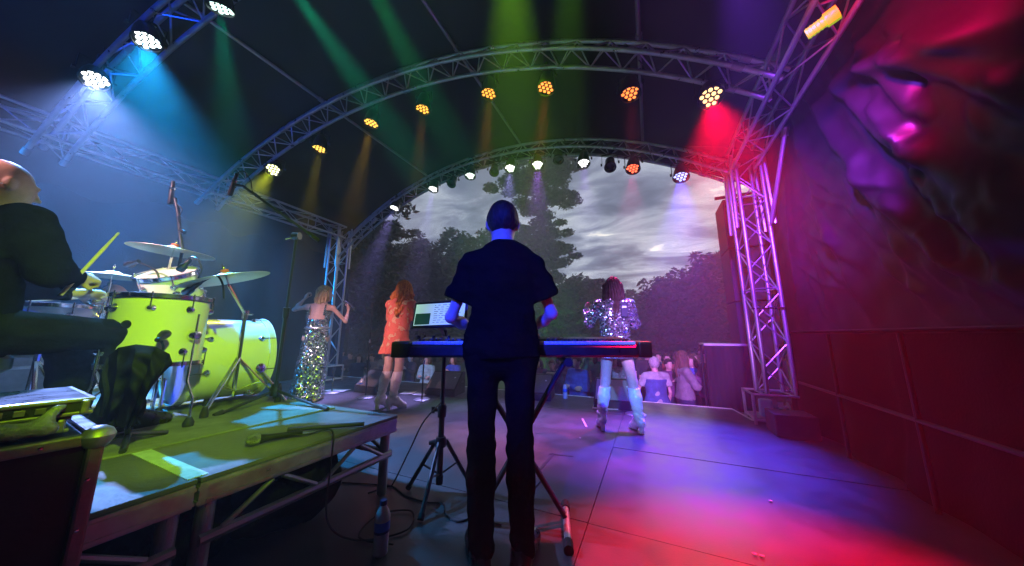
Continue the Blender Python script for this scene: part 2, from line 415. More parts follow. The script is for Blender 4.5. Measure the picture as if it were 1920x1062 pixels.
# knee braces at the left tower
t = thing('knee_brace', 'slanting brace tube beside the left tower top', 'brace', TWL)
rod('tube', TWL + Vector((.1, -.1, 2.75)), TWL + Vector((1.25, -.1, 3.5)), .022, ALU_D, t); rod('clamp', TWL + Vector((1.2, -.1, 3.46)), TWL + Vector((1.3, -.1, 3.54)), .04, ALU_D, t)
t = thing('knee_brace', 'slanting brace tube beside the right tower top', 'brace', TWR)
rod('tube', TWR + Vector((.14, -.2, 2.35)), TWR + Vector((.2, -.75, 3.2)), .022, ALU, t); rod('clamp', TWR + Vector((.2, -.72, 3.16)), TWR + Vector((.2, -.78, 3.24)), .035, ALU_D, t)

# ------------------------------------------------------------------ fabric: roof canopy, side walls, added rear drape
def grid_mesh(name, fn, nu, nv, m, skip=None):
    v = [fn(i / nu, j / nv) for j in range(nv + 1) for i in range(nu + 1)]
    f = [(j * (nu + 1) + i, j * (nu + 1) + i + 1, (j + 1) * (nu + 1) + i + 1, (j + 1) * (nu + 1) + i) for j in range(nv) for i in range(nu) if not (skip and skip(i / nu, j / nv))]
    return mesh_py(name, v, f, m, True)
def sst(a, b, x): t = min(1, max(0, (x - a) / (b - a))); return t * t * (3 - 2 * t)
def zskin(x):
    q = max(-1, min(1, (x - XC) / 4.95)); base = ZC + math.sqrt(max(RAD ** 2 - min(abs(x - XC), 4.4) ** 2, 0)) - 1.1 * max(0, abs(x - XC) - 4.4)
    return base + .07 + .30 * sst(3.0, 4.0, abs(x - XC))
def canopy(u, w):
    x = -7.6 + (1.72 + 7.6) * u; y = -4.1 + 9.1 * w
    arches = min(abs(y - 4.78), abs(y - yA(x)), abs(y - yC(x)))
    return (x, y, zskin(x) + .05 * math.sin(min(1, arches / .9) * PI / 2) + .012 * math.sin(x * 7 + y * 2))
c = link('roof_canopy', grid_mesh('roof_canopy', canopy, 90, 90, CANV)); tag(c, 'dark canvas roof stretched over the arched trusses', 'canopy')
def valance(u, w):
    x = -7.6 + (1.72 + 7.6) * u; return (x, 5.0 + .01 * math.sin(x * 9), zskin(x) + .06 - w * (zskin(x) + .06 - (ZC + math.sqrt(max(RAD ** 2 - min(abs(x - XC), 4.6) ** 2, 0)) - .16)))
link('valance', grid_mesh('valance', valance, 90, 3, CANV), c)
def ridge(Y, Z, pix, amp, w, skew=.45):
    P = [atx(px, py, 1.55) for px, py in pix]; best = np.full(Y.shape, 9.0); side = np.zeros(Y.shape); along = np.zeros(Y.shape); n = len(P) - 1
    for k in range(n):
        ay, az, by, bz = P[k].y, P[k].z, P[k + 1].y, P[k + 1].z; L2 = (by - ay) ** 2 + (bz - az) ** 2 + 1e-9
        t = np.clip(((Y - ay) * (by - ay) + (Z - az) * (bz - az)) / L2, 0, 1); dy, dz = Y - ay - t * (by - ay), Z - az - t * (bz - az); d = np.hypot(dy, dz); cr = np.sign(dy * (bz - az) - dz * (by - ay))
        m = d < best; best = np.where(m, d, best); side = np.where(m, cr, side); along = np.where(m, (k + t) / n, along)
    ww = w * np.where(side > 0, 1 + skew, 1 - skew) * (.6 + .7 * along); return amp * np.exp(-(best / ww) ** 1.9) * np.sin(np.clip(along * .86 + .14, 0, 1) * PI) ** .6
NU, NV = 420, 200
uu, ww_ = np.meshgrid(np.linspace(0, 1, NU + 1), np.linspace(0, 1, NV + 1)); TY = -4.0 + 9.15 * uu; TZ = .30 + 3.45 * ww_
TD = .05 * np.maximum(0, np.sin((TZ - 1.0) * 1.15)) * np.sin((TY + 4) * .55) ** 2
for pix, amp, w in ((((1600, 130), (1700, 108), (1820, 62), (1960, 10)), .10, .085), (((1590, 80), (1640, 140), (1690, 200), (1720, 240)), .07, .05), (((1660, 95), (1720, 120), (1800, 150), (1880, 190), (1960, 215)), .08, .075),
    (((1480, 200), (1500, 290), (1535, 390)), .07, .055), (((1500, 170), (1560, 270), (1640, 360), (1720, 455), (1770, 520)), .07, .06), (((1560, 160), (1650, 245), (1750, 310), (1850, 385), (1960, 450)), .09, .08), (((1600, 300), (1640, 400), (1700, 500), (1800, 570)), .05, .06),
    (((1700, 330), (1760, 400), (1850, 445), (1960, 480)), .07, .06), (((1730, 440), (1790, 500), (1880, 560), (1960, 620)), .06, .06), (((1520, 380), (1560, 470), (1600, 560), (1620, 610)), .04, .05), (((1470, 330), (1480, 450), (1490, 600)), .04, .045), (((1630, 200), (1700, 260), (1740, 380)), .05, .035), (((1640, 60), (1760, 70), (1900, 95)), .05, .05), (((1800, 380), (1850, 440), (1870, 520), (1960, 580)), .05, .04), (((1500, 420), (1530, 520), (1545, 600)), .03, .035)):
    TD += ridge(TY, TZ, pix, amp * .95, w * 1.25, .25)
for k in range(70):      # finer wrinkles along the same pull
    px0 = random.uniform(1480, 1850); py0 = random.uniform(90, 520); L_ = random.uniform(60, 170); a_ = random.uniform(.5, 1.2)
    TD += ridge(TY, TZ, ((px0, py0), (px0 + L_ * .5 * math.cos(a_), py0 + L_ * .55 * math.sin(a_)), (px0 + L_ * math.cos(a_ - .15), py0 + L_ * math.sin(a_ - .15))), random.uniform(.008, .02), random.uniform(.032, .055))
seam_y = 2.5 + .05 * np.sin(TZ * 4); TD -= (.022 + .014 * np.sin(TZ * 23)) * np.exp(-((TY - seam_y) / .035) ** 2) * (TZ > 1.4) * (TZ < 2.85)
TD += .006 * np.sin(TY * 15 + TZ * 8) * np.sin(TZ * 12 - TY * 5)
TD *= np.clip((TZ - .3) / .85, .2, 1)
def tarp_right(u, w):
    return (1.62 - float(TD[min(NV, round(w * NV)), min(NU, round(u * NU))]) - .25 * max(0, .30 + 3.45 * w - 3.2), -4.0 + 9.15 * u, .30 + 3.45 * w)
def hole(u, w):
    y = -4.0 + 9.15 * u; z = .30 + 3.45 * w
    return (3.07 < y < 3.17 and 3.20 < z < 3.36) or (4.52 < y < 4.64 and 3.42 < z < 3.55)
c = link('wall_tarp', grid_mesh('wall_tarp', tarp_right, NU, NV, PVC, hole)); tag(c, 'creased black plastic tarp wall on the right, shining red and violet', 'tarp')
tube('seam_hem', [(tarp_right(u / 60, .214)[0] - .012, -4 + 9.15 * u / 60, 1.045) for u in range(61)], .012, PVC, c, 6)
def skirt_right(u, w):
    y = -4.0 + 8.9 * u; z = -.012 + 1.03 * w
    p = .045 * math.sin(y * 9 + .8 * math.sin(y * 2.3)) * (1 if y > 3.1 else .35) + .02 * math.sin(y * 3.1 + z * 2) + (.02 * math.sin(z * 8 + y * 2.5))
    x = 1.50 - p * (.4 + .6 * (1 - w)) + .04 * w
    if abs(z - .5) < .02: x -= .012
    return (x, y, z)
c = link('wall_skirt', grid_mesh('wall_skirt', skirt_right, 260, 26, DRAPE)); tag(c, 'dark cloth skirt hanging below the right tarp wall', 'drape')
rod('skirt_rail', (1.43, -3.9, .50), (1.43, 4.35, .50), .014, BLK, c)
for y in (1.9, 2.75, 3.6): rod('skirt_post', (1.43, y, .0), (1.43, y, 1.02), .014, BLK, c)
def drape_left(u, w):
    y = -4.1 + 9.1 * u; z = .0 + 3.75 * w
    return (-7.42 + .06 * math.sin(y * 8 + math.sin(y * 2.1) + .5 * math.sin(z)) + .05 * math.sin(y * 2.7 + z * .8), y, z)
c = link('wall_drape', grid_mesh('wall_drape', drape_left, 200, 20, DRAPE)); tag(c, 'dark blue lit drape wall on the left behind the drums', 'drape')
def sky_block_drape(u, w):
    x = -7.45 + 9.05 * u; return (x, -4.05 + .06 * math.sin(x * 8), 4.2 * w)
c = link('added_rear_drape', grid_mesh('added_rear_drape', sky_block_drape, 160, 12, DRAPE)); tag(c, 'unseen black drape added at the back to keep sky light off the stage', 'drape')  # put behind the camera to block sky light
# front side wing on the left, beyond the tower
def wing(u, w):
    x = -7.45 + .75 * u; return (x, 4.95 + .05 * math.sin(x * 14), 3.6 * w)
c = link('wing_drape', grid_mesh('wing_drape', wing, 40, 12, DRAPE)); tag(c, 'narrow dark drape beside the left stage tower', 'drape')

# yellow tube on the right beam; added glow and spot imitate a beam in haze
c = thing('glow_tube', 'yellow ribbed tube strapped across the right side beam, glow added to imitate a light beam', 'lamp', (1.25, 2.95, 3.3))
YEL = mat('yellow_glow', (.28, .34, .01), .5, 0, .2, 18, .2, 60, emis=(.46, .60, .0), estr=.75)  # emission imitates yellow light in the haze
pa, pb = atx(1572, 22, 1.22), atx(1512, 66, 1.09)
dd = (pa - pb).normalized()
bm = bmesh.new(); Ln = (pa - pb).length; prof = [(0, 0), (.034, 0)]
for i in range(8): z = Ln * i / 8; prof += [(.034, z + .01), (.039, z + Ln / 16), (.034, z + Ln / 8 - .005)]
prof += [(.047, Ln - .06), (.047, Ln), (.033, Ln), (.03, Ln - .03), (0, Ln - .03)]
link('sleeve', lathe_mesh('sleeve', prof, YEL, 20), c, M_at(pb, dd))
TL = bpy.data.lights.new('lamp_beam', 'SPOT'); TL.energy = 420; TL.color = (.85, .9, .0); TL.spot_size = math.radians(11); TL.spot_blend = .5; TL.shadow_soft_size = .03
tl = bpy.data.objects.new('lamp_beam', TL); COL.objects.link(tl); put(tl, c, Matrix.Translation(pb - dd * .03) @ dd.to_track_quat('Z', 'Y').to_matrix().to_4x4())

# ------------------------------------------------------------------ lamps
POW = .40
LED_M = {}
def led_mat(col, s):
    key = (tuple(round(x, 2) for x in col), s)
    if key not in LED_M:
        m = mat('led_' + str(len(LED_M)), col, .3, emis=col, estr=s, var=0)
        m.cycles.emission_sampling = 'NONE'; LED_M[key] = m
    return LED_M[key]
LENS = mat('lamp_face_plate', (.03, .03, .033), .35, 0, .2, 30)
PAR_BODY = lathe_mesh('par_body', [(0, -.2), (.045, -.2), (.06, -.185), (.085, -.11), (.1, -.04), (.105, .035), (.112, .04), (.112, .06), (.1, .06), (.098, .02), (0, .02)], BLKP, 24)
PAR_FACE = lathe_mesh('par_face', [(0, .036), (.097, .036), (.097, .03), (0, .03)], LENS, 24)
SPOT_BODY = lathe_mesh('spot_body', [(0, -.16), (.05, -.16), (.075, -.13), (.078, .02), (.095, .05), (.095, .075), (.07, .075), (.066, .03), (0, .03)], BLKP, 20)
def yoke_mesh():
    bm = bmesh.new()
    for s in (-1, 1): add_box(bm, (s * .124, 0, .075), (.006, .03, .17))
    add_box(bm, (0, 0, .163), (.254, .03, .006)); add_box(bm, (0, 0, .21), (.035, .035, .09), None, .006)
    for s in (-1, 1): add_lathe(bm, [(0, 0), (.022, 0), (.022, .02), (0, .02)], 12, Matrix.Translation((s * .127, 0, 0)) @ Matrix.Rotation(s * PI / 2, 4, 'Y'))
    return bm_done('yoke', bm, BLK)
YOKE = yoke_mesh()
LED_DISC = {}
HEX = []
for row, nx in enumerate((2, 3, 4, 3)):
    for i in range(nx): HEX.append(((i - (nx - 1) / 2) * .049, (row - 1.5) * .046))
def par(label, P, T, color, power, size=18, led=None, lstr=3.2, group='stage lamps on the arches', kind='par', top=None, blend=.9, soft=.05, ledtint=.55):
    P = Vector(P); T = Vector(T); d = (T - P).normalized()
    t = thing('stage_lamp', label, 'lamp', P, math.atan2(d.y, d.x) + PI / 2, group)
    M = M_at(P, d)
    link('housing', PAR_BODY if kind == 'par' else SPOT_BODY, t, M)
    az = math.atan2(d.y, d.x)
    link('yoke', YOKE, t, Matrix.Translation(P - d * .05) @ Matrix.Rotation(az + PI / 2, 4, 'Z'))
    zt = top if top is not None else zv(P.x) - .21
    rod('hook_clamp', P - d * .05 + Vector((0, 0, .24)), P - d * .05 + Vector((0, 0, max(.27, zt - P.z))), .017, BLK, t)
    tube('safety_cable', smooth_path([P - d * .1 + Vector((.05, 0, .08)), P - d * .1 + Vector((.16, 0, .12)), P - d * .08 + Vector((.1, 0, .3))], 4), .005, BLK, t, 5)
    if kind == 'par':
        fc = link('face_plate', PAR_FACE, t, M)
        if power > 0:
            lc = led or tuple(c * (1 - ledtint) + ledtint for c in color); lm = led_mat(lc, lstr)
            key = lm.name
            if key not in LED_DISC: LED_DISC[key] = lathe_mesh('led', [(0, .049), (.011, .047), (.0185, .040), (.0185, .036), (0, .036)], lm, 12)
            for x, y in HEX: link('led', LED_DISC[key], fc, M @ Matrix.Translation((x, y, 0)))
    else: link('lens', lathe_mesh('lens', [(0, .055), (.04, .05), (.062, .035), (0, .035)], mat('dark_lens', (.03, .03, .035), .08, 0, 0), 20), t, M)
    if power > 0:
        L = bpy.data.lights.new('lamp_beam', 'SPOT'); L.energy = power * POW; L.color = color; L.spot_size = math.radians(size); L.spot_blend = blend; L.shadow_soft_size = soft
        lo = bpy.data.objects.new('lamp_beam', L); COL.objects.link(lo)
        put(lo, t, Matrix.Translation(P + d * .09) @ (-d).to_track_quat('Z', 'Y').to_matrix().to_4x4())
    return t
WH = (.72, .78, 1.0); LAV = (.38, .30, 1.0); PUR = (.42, .12, 1.0)
G1 = 'lamps on the second arch'; G2 = 'lamps on the front arch'; G3 = 'lamps on the rear arches'
# second arch, yellow to red
par('yellow lamp leftmost on the second arch, beaming at the drums', (-5.39, 2.47, 3.67), (-3.6, .9, .9), (.85, .95, .02), 3600, 24, led=(1, 1, .5), group=G1)
par('yellow lamp second from left on the second arch', (-4.57, 2.66, 3.96), (-4.35, 2.35, 0), (1, .75, .02), 3200, 16, led=(1, .62, .10), lstr=2.2, group=G1)
par('amber lamp third from left on the second arch', (-3.57, 2.77, 4.17), (-3.62, 2.3, 0), (1, .58, .02), 3800, 16, led=(1, .55, .08), lstr=2.2, group=G1)
par('flat seen amber lamp fourth from left on the second arch', (-2.72, 2.91, 4.22), (-2.7, 2.75, 0), (1, .45, .02), 2000, 16, led=(1, .48, .06), lstr=2.0, group=G1)
par('orange lamp with faint beam, fifth from left on the second arch', (-1.69, 2.99, 4.15), (-1.75, 2.75, 0), (1, .3, .02), 2200, 17, led=(1, .38, .05), lstr=2.0, group=G1)
par('orange red lamp at the middle of the second arch', (-.93, 3.05, 3.99), (-1.2, 2.5, 0), (1, .15, .01), 2400, 15, led=(1, .30, .05), lstr=2.2, group=G1)
par('small red lamp second from right on the second arch', (-.01, 3.18, 3.67), (-.1, 2.7, 0), (1, .02, .05), 900, 18, led=(1, .26, .05), lstr=2.0, group=G1)
par('bright red lamp rightmost on the second arch, square to the viewer', (.70, 3.13, 3.31), (.45, 1.46, 0), (1, .0, .04), 11000, 38, led=(1, .62, .25), lstr=2.4, group=G1, blend=.8)
# front arch
FB = lambda px, py: aty(px, py, 4.7)
par('white lamp leftmost on the front arch with a slanting lavender beam', FB(741, 388), (-4.95, 3.3, 0), LAV, 9000, 21, led=(1, 1, 1), group=G2)
par('white lamp second from left on the front arch, beaming straight down', FB(813, 352), (-3.7, 3.6, 0), LAV, 7500, 19, led=(1, 1, 1), group=G2)
par('unlit dark spotlight between the white and the green lamps', FB(848, 342), (-3.3, 3.2, 1.6), (1, 1, 1), 0, group=G2, kind='spot')
par('green lamp on the front arch', FB(882, 327), (-2.7, 3.8, 0), (.1, 1, .25), 600, 16, led=(.8, 1, .85), group=G2)
par('unlit dark spotlight left of the paired white lamps', FB(927, 320), (-2.1, 3.5, 1.8), (1, 1, 1), 0, group=G2, kind='spot')
par('white lamp left of the pine top on the front arch', FB(957, 313), (-1.9, 3.5, 0), LAV, 4200, 32, led=(1, 1, .95), group=G2)
par('white lamp before the pine top on the front arch', FB(1008, 307), (-1.2, 3.3, 0), PUR, 3600, 30, led=(1, 1, .95), group=G2)
par('unlit dark spotlight before the pine crown', FB(1047, 296), (-1.0, 3.6, 1.8), (1, 1, 1), 0, group=G2, kind='spot')
par('white lamp right of the pine top on the front arch', FB(1094, 303), (-.6, 3.6, 0), PUR, 2600, 28, led=(1, 1, 1), group=G2)
par('unlit dark spotlight beside the red lamp of the front arch', FB(1144, 310), (-.3, 3.4, 1.5), (1, 1, 1), 0, group=G2, kind='spot')
par('red lamp on the front arch, second from right', FB(1187, 313), (-.35, 3.4, 0), (1, .03, .3), 2200, 34, led=(1, .13, .05), lstr=3.2, group=G2)
par('blue lamp rightmost on the front arch', FB(1277, 328), (.2, 3.45, 0), (.07, .04, 1), 11500, 42, led=(.40, .45, 1), lstr=2.6, group=G2, blend=.9)
# rear arch, left in view
par('glaring white lamp farthest left, above the drummer', (-5.25, .68, 3.73), (-3.1, .75, .6), (.25, .36, 1.0), 7500, 56, led=(1, .97, .95), lstr=14, group=G3, blend=1)
par('pale cyan lamp upper left on the rear arch with a wide beam', (-4.46, .80, 3.99), (-3.3, .95, .6), (.01, .38, 1.0), 9500, 54, led=(.85, 1, 1), lstr=10, group=G3, blend=1)
par('small green lamp at the top edge left on the rear arch', (-3.56, 1.0, 4.17), (-4.2, 2.1, 0), (.0, .9, .45), 3500, 22, led=(.7, 1, .9), group=G3)
par('teal lamp out of view above, fourth on the rear arch', (-2.75, 1.05, 4.2), (-3.6, 8, 1.9), (.0, .9, .4), 14000, 22, group=G3, blend=1)
par('green lamp out of view above, fifth on the rear arch', (-2.0, 1.13, 4.2), (-3.0, 8, 1.9), (.0, .9, .2), 11000, 22, group=G3, blend=1)
par('lime lamp out of view above, sixth on the rear arch', (-.62, 1.3, 4.02), (-3.4, 8, 2.3), (.35, 1.0, .0), 15000, 38, group=G3, blend=1)
par('green lamp out of view above, seventh on the rear arch', (-.2, 1.35, 3.85), (-2.6, 9, 2.2), (.3, 1, .0), 6000, 24, group=G3, blend=.8)
# unseen lamps on the rear rail and side beams, some added to brighten things
rail = thing('rear_rail', 'black lamp rail behind the viewer', 'rail', (-2.7, -2.6, 3.4)); rod('tube', (-6.3, -2.6, 3.42), (1.2, -2.6, 3.42), .025, BLK, rail)
G4 = 'lamps on the rail behind the viewer'
par('blue lamp on the rear rail aimed at the keyboard player', (-.2, -2.6, 3.1), (-.62, 1.62, 1.0), (.01, .03, 1), 9500, 17, group=G4, top=3.4)
par('added red lamp out of view under the right beam, to light the upper tarp folds', (.70, 1.55, 3.02), (1.55, 2.35, 2.75), (1, .0, .12), 1500, 70, group=G4, top=3.2, blend=1)  # added fixture, gives the upper tarp its red highlights
par('added violet lamp out of view under the right beam, to light the tarp folds', (.45, 1.45, 3.05), (1.55, 3.75, 2.25), (.24, .04, 1), 6500, 52, group=G4, top=3.2, blend=1)  # added fixture, rakes violet light over the creases
par('blue lamp under the left side beam washing the drape', (-6.35, -1.6, 3.2), (-7.1, 2.6, 1.2), (.0, .22, .75), 8000, 60, group=G4, top=3.4, blend=.9)
par('pale blue lamp on the rear rail aimed at the right singer', (1.05, -2.5, 3.1), (-.33, 3.65, .72), (.15, .38, 1), 6500, 14, group=G4, top=3.4)
par('pink lamp on the rear rail aimed at the two left singers', (-2.2, -2.6, 3.1), (-4.1, 3.3, .9), (1, .55, .62), 5200, 20, group=G4, top=3.4, blend=.6)
par('lime lamp on the right side beam aimed at the drum kit', (1.05, -.3, 2.9), (-2.92, 1.18, .75), (.50, 1.0, .0), 2300, 32, group=G4, top=3.2, blend=.5)
par('deep blue lamp on the rear rail aimed at the left roof', (-3.0, -2.6, 3.1), (-5.6, 1.3, 4.3), (.0, .05, 1), 1800, 55, group=G4, top=3.4, blend=.9)
par('deep blue lamp on the rear rail aimed at the floor tom', (-3.9, -2.6, 3.1), (-2.98, .7, 1.0), (.0, .03, 1), 3600, 11, group=G4, top=3.4, blend=.6)
par('added violet lamp on the rear rail, unseen, to brighten the crowd', (.45, -2.6, 3.1), (.25, 6.8, .25), (.55, .20, 1), 24000, 15, group=G4, top=3.4, blend=.6)  # added fixture, lifts the dim audience
# ------------------------------------------------------------------ people
V3 = lambda *a: np.array(a, float)
def skin(name, col): return mat(name, col, .48, 0, .12, 22, .05, 90, spec=.4)
SKIN_A = skin('skin_fair', (.56, .37, .29)); SKIN_B = skin('skin_warm', (.50, .31, .22)); SKIN_C = skin('skin_rosy', (.58, .36, .31))
def cloth(name, col, var=.25, rough=.85, color2=None, scale=14, bump=.25): return mat('cloth_' + name, col, rough, 0, var, scale, bump, 70, sheen=0, spec=.0 if max(col) < .03 else .25, color2=color2)
def sequin_mat(name, base, cell=95.0, tint=None, rough=.2):
    m = mat(name, base, rough, .9, 0)
    nd, lk, b = nodes_of(m)
    t = nd.new('ShaderNodeTexCoord'); v = nd.new('ShaderNodeTexVoronoi'); v.inputs['Scale'].default_value = cell
    lk.new(t.outputs['Object'], v.inputs['Vector'])
    # each sequin tilts its own way
    sub = nd.new('ShaderNodeVectorMath'); sub.operation = 'SUBTRACT'; sub.inputs[1].default_value = (.5, .5, .5); lk.new(v.outputs['Color'], sub.inputs[0])
    sc_ = nd.new('ShaderNodeVectorMath'); sc_.operation = 'SCALE'; sc_.inputs['Scale'].default_value = 1.5; lk.new(sub.outputs[0], sc_.inputs[0])
    g = nd.new('ShaderNodeNewGeometry'); ad = nd.new('ShaderNodeVectorMath'); ad.operation = 'ADD'; lk.new(g.outputs['Normal'], ad.inputs[0]); lk.new(sc_.outputs[0], ad.inputs[1])
    nm = nd.new('ShaderNodeVectorMath'); nm.operation = 'NORMALIZE'; lk.new(ad.outputs[0], nm.inputs[0]); lk.new(nm.outputs[0], b.inputs['Normal'])
    r = nd.new('ShaderNodeValToRGB'); sx = nd.new('ShaderNodeSeparateColor'); lk.new(v.outputs['Color'], sx.inputs[0]); lk.new(sx.outputs[0], r.inputs[0])
    r.color_ramp.elements[0].color = (*[c * .25 for c in base], 1); r.color_ramp.elements[1].color = (*(tint or [min(1, c * 1.5) for c in base]), 1)
    lk.new(r.outputs[0], b.inputs['Base Color'])
    return m
def floral_mat():
    m = mat('floral_cloth', (.62, .13, .07), .8, 0, 0, sheen=.1)
    nd, lk, b = nodes_of(m); t = nd.new('ShaderNodeTexCoord')
    v = nd.new('ShaderNodeTexVoronoi'); v.inputs['Scale'].default_value = 13; n = nd.new('ShaderNodeTexNoise'); n.inputs['Scale'].default_value = 16; n.inputs['Detail'].default_value = 3
    mx = nd.new('ShaderNodeMix'); mx.data_type = 'RGBA'; mx.inputs[0].default_value = .12
    lk.new(t.outputs['Object'], n.inputs['Vector']); lk.new(t.outputs['Object'], mx.inputs[6]); lk.new(n.outputs['Color'], mx.inputs[7]); lk.new(mx.outputs[2], v.inputs['Vector'])
    r = nd.new('ShaderNodeValToRGB'); r.color_ramp.interpolation = 'EASE'; lk.new(v.outputs['Distance'], r.inputs[0])
    e = r.color_ramp.elements; e[0].position = .1; e[0].color = (.72, .56, .30, 1); e[1].position = .62; e[1].color = (.70, .14, .09, 1)
    q = e.new(.24); q.color = (.66, .22, .12, 1); q = e.new(.34); q.color = (.62, .48, .26, 1); q = e.new(.42); q.color = (.66, .10, .06, 1)
    lk.new(r.outputs[0], b.inputs['Base Color']); return m
def hair_mat(name, c1, c2):
    m = mat('hair_' + name, c1, .55, 0, 0, spec=.3)
    nd, lk, b = nodes_of(m); t = nd.new('ShaderNodeTexCoord'); mp = nd.new('ShaderNodeMapping'); mp.inputs['Scale'].default_value = (70, 70, 5)
    n = nd.new('ShaderNodeTexNoise'); n.inputs['Scale'].default_value = 1; n.inputs['Detail'].default_value = 5; n.inputs['Distortion'].default_value = .6
    lk.new(t.outputs['Object'], mp.inputs[0]); lk.new(mp.outputs[0], n.inputs['Vector'])
    r = nd.new('ShaderNodeValToRGB'); r.color_ramp.elements[0].position = .35; r.color_ramp.elements[1].position = .68
    r.color_ramp.elements[0].color = (*c1, 1); r.color_ramp.elements[1].color = (*c2, 1); lk.new(n.outputs[0], r.inputs[0]); lk.new(r.outputs[0], b.inputs['Base Color'])
    bp = nd.new('ShaderNodeBump'); bp.inputs['Strength'].default_value = .8; bp.inputs['Distance'].default_value = .012; lk.new(n.outputs[0], bp.inputs['Height']); lk.new(bp.outputs[0], b.inputs['Normal'])
    return m
JD = dict(pelvis=(0, 0, .95), waist=(0, .01, 1.10), chest=(0, .015, 1.28), neck=(0, -.01, 1.47), head=(0, .025, 1.635), look=(0, 1, 0), hup=(0, 0, 1), fwd=(0, 1, 0),
          shL=(-.185, -.01, 1.41), shR=(.185, -.01, 1.41), elL=(-.235, -.04, 1.13), elR=(.235, -.04, 1.13), wrL=(-.24, .06, .89), wrR=(.24, .06, .89),
          hipL=(-.088, 0, .92), hipR=(.088, 0, .92), knL=(-.10, .02, .50), knR=(.10, .02, .50), anL=(-.105, -.03, .085), anR=(.105, -.03, .085), toL=(-.13, .14, .03), toR=(.13, .14, .03),
          hdL=None, hdR=None, pnL=None, pnR=None, curlL=.55, curlR=.55)
def unit(v): v = np.array(v, float); return v / (np.linalg.norm(v) + 1e-9)
def headframe(J):
    f = unit(J['look']); u = np.array(J['hup'], float); r = unit(np.cross(f, u)); u = np.cross(r, f); return r, f, u
def add_torso(S, J, e, fem=0.0, k=.05):
    f = unit(J['fwd']); fl = (f, 1.42); j = {q: np.array(J[q], float) for q in ('pelvis', 'waist', 'chest', 'neck', 'shL', 'shR', 'hipL', 'hipR')}
    S.cap(j['hipL'] * .8 + j['pelvis'] * .2, j['hipR'] * .8 + j['pelvis'] * .2, .105 + e + .01 * fem, k=k)
    S.cap(j['pelvis'], j['waist'], .155 + e, .140 + e - .012 * fem, k, fl)
    S.cap(j['waist'], j['chest'], .140 + e - .012 * fem, .168 + e - .018 * fem, k, fl)
    S.cap(j['chest'], j['chest'] * .45 + j['neck'] * .55, .168 + e - .018 * fem, .12 + e, k, fl)
    a = j['shL'] * .82 + j['shR'] * .18; b = j['shR'] * .82 + j['shL'] * .18
    S.cap(a, b, .066 + e - .008 * fem, k=k); S.cap((a + b) / 2 + V3(0, 0, .01), j['neck'], .075 + e, .056 + e * .5, k)
def add_arm(S, J, s, e, fem=0.0, upper=True, lower=True, k=.025):
    q = .86 if fem else 1.0
    sh, el, wr = (np.array(J[n + s], float) for n in ('sh', 'el', 'wr'))
    if upper: S.ell(sh, (.058 * q + e,) * 3, .04); S.cap(sh, el, .051 * q + e, .040 * q + e, k)
    if lower: S.cap(el, el * .62 + wr * .38, .040 * q + e, .042 * q + e, k); S.cap(el * .62 + wr * .38, wr, .042 * q + e, .027 * q + e, k)
def add_leg(S, J, s, e, fem=0.0, upper=True, lower=True, k=.03):
    hp, kn, an = (np.array(J[n + s], float) for n in ('hip', 'kn', 'an'))
    if upper: S.cap(hp, kn, .083 + e, .055 + e, .045)
    if lower:
        m = kn * .68 + an * .32 - unit(J['fwd']) * .012
        S.cap(kn, m, .054 + e, .055 + e, k); S.cap(m, an, .054 + e, .036 + e, k)
def add_foot(S, J, s, e):
    an, to = np.array(J['an' + s], float), np.array(J['to' + s], float); hl = an + (an - to) * V3(.3, .3, 0); hl[2] = to[2] if an[2] < .14 else an[2] - .055
    S.cap(an, hl, .036 + e, .034 + e, .02); S.cap(an, to, .035 + e, .030 + e, .03, None); S.cap(hl, to, .032 + e, .034 + e, .02)
def add_hand(S, w, d, n, side, curl, sc=1.0):
    d = unit(d); n = np.array(n, float); n = unit(n - d * (n @ d)); s = np.cross(d, n) * side
    P = lambda a, b, c: np.array(w, float) + (d * a + s * b + n * c) * sc
    S.cap(P(.0, 0, 0), P(.035, 0, 0), .026 * sc, .032 * sc, .012); S.cap(P(.035, -.022, 0), P(.085, -.028, 0), .016 * sc, .014 * sc, .012); S.cap(P(.035, .02, 0), P(.085, .026, 0), .016 * sc, .014 * sc, .012); S.cap(P(.04, 0, 0), P(.085, 0, 0), .018 * sc, .015 * sc, .012)
    for i, (b, L) in enumerate(((-.034, .066), (-.012, .080), (.011, .086), (.033, .076))):
        a0 = curl * (.9 + .1 * i) * 1.0; p = P(.088, b, 0); ang = 0
        for q, fr in enumerate((.45, .32, .23)):
            ang += a0 * (1.0, 1.15, .8)[q]; dd = d * math.cos(ang) + n * math.sin(ang); p2 = p + dd * L * fr * sc
            S.cap(p, p2, (.0095 - .001 * q) * sc, (.0088 - .001 * q) * sc, .004); p = p2
    p = P(.022, .03, .006); p1 = p + (d * .55 + s * .7 + n * .45) * .04 * sc; p2 = p1 + (d * .8 + s * (.25 - .4 * curl) + n * (.3 + .5 * curl)) * .034 * sc; p3 = p2 + (d * .7 - s * .5 * curl + n * .5 * curl) * .026 * sc
    S.cap(p, p1, .014 * sc, .011 * sc, .008); S.cap(p1, p2, .0105 * sc, .0095 * sc, .004); S.cap(p2, p3, .0095 * sc, .008 * sc, .004)
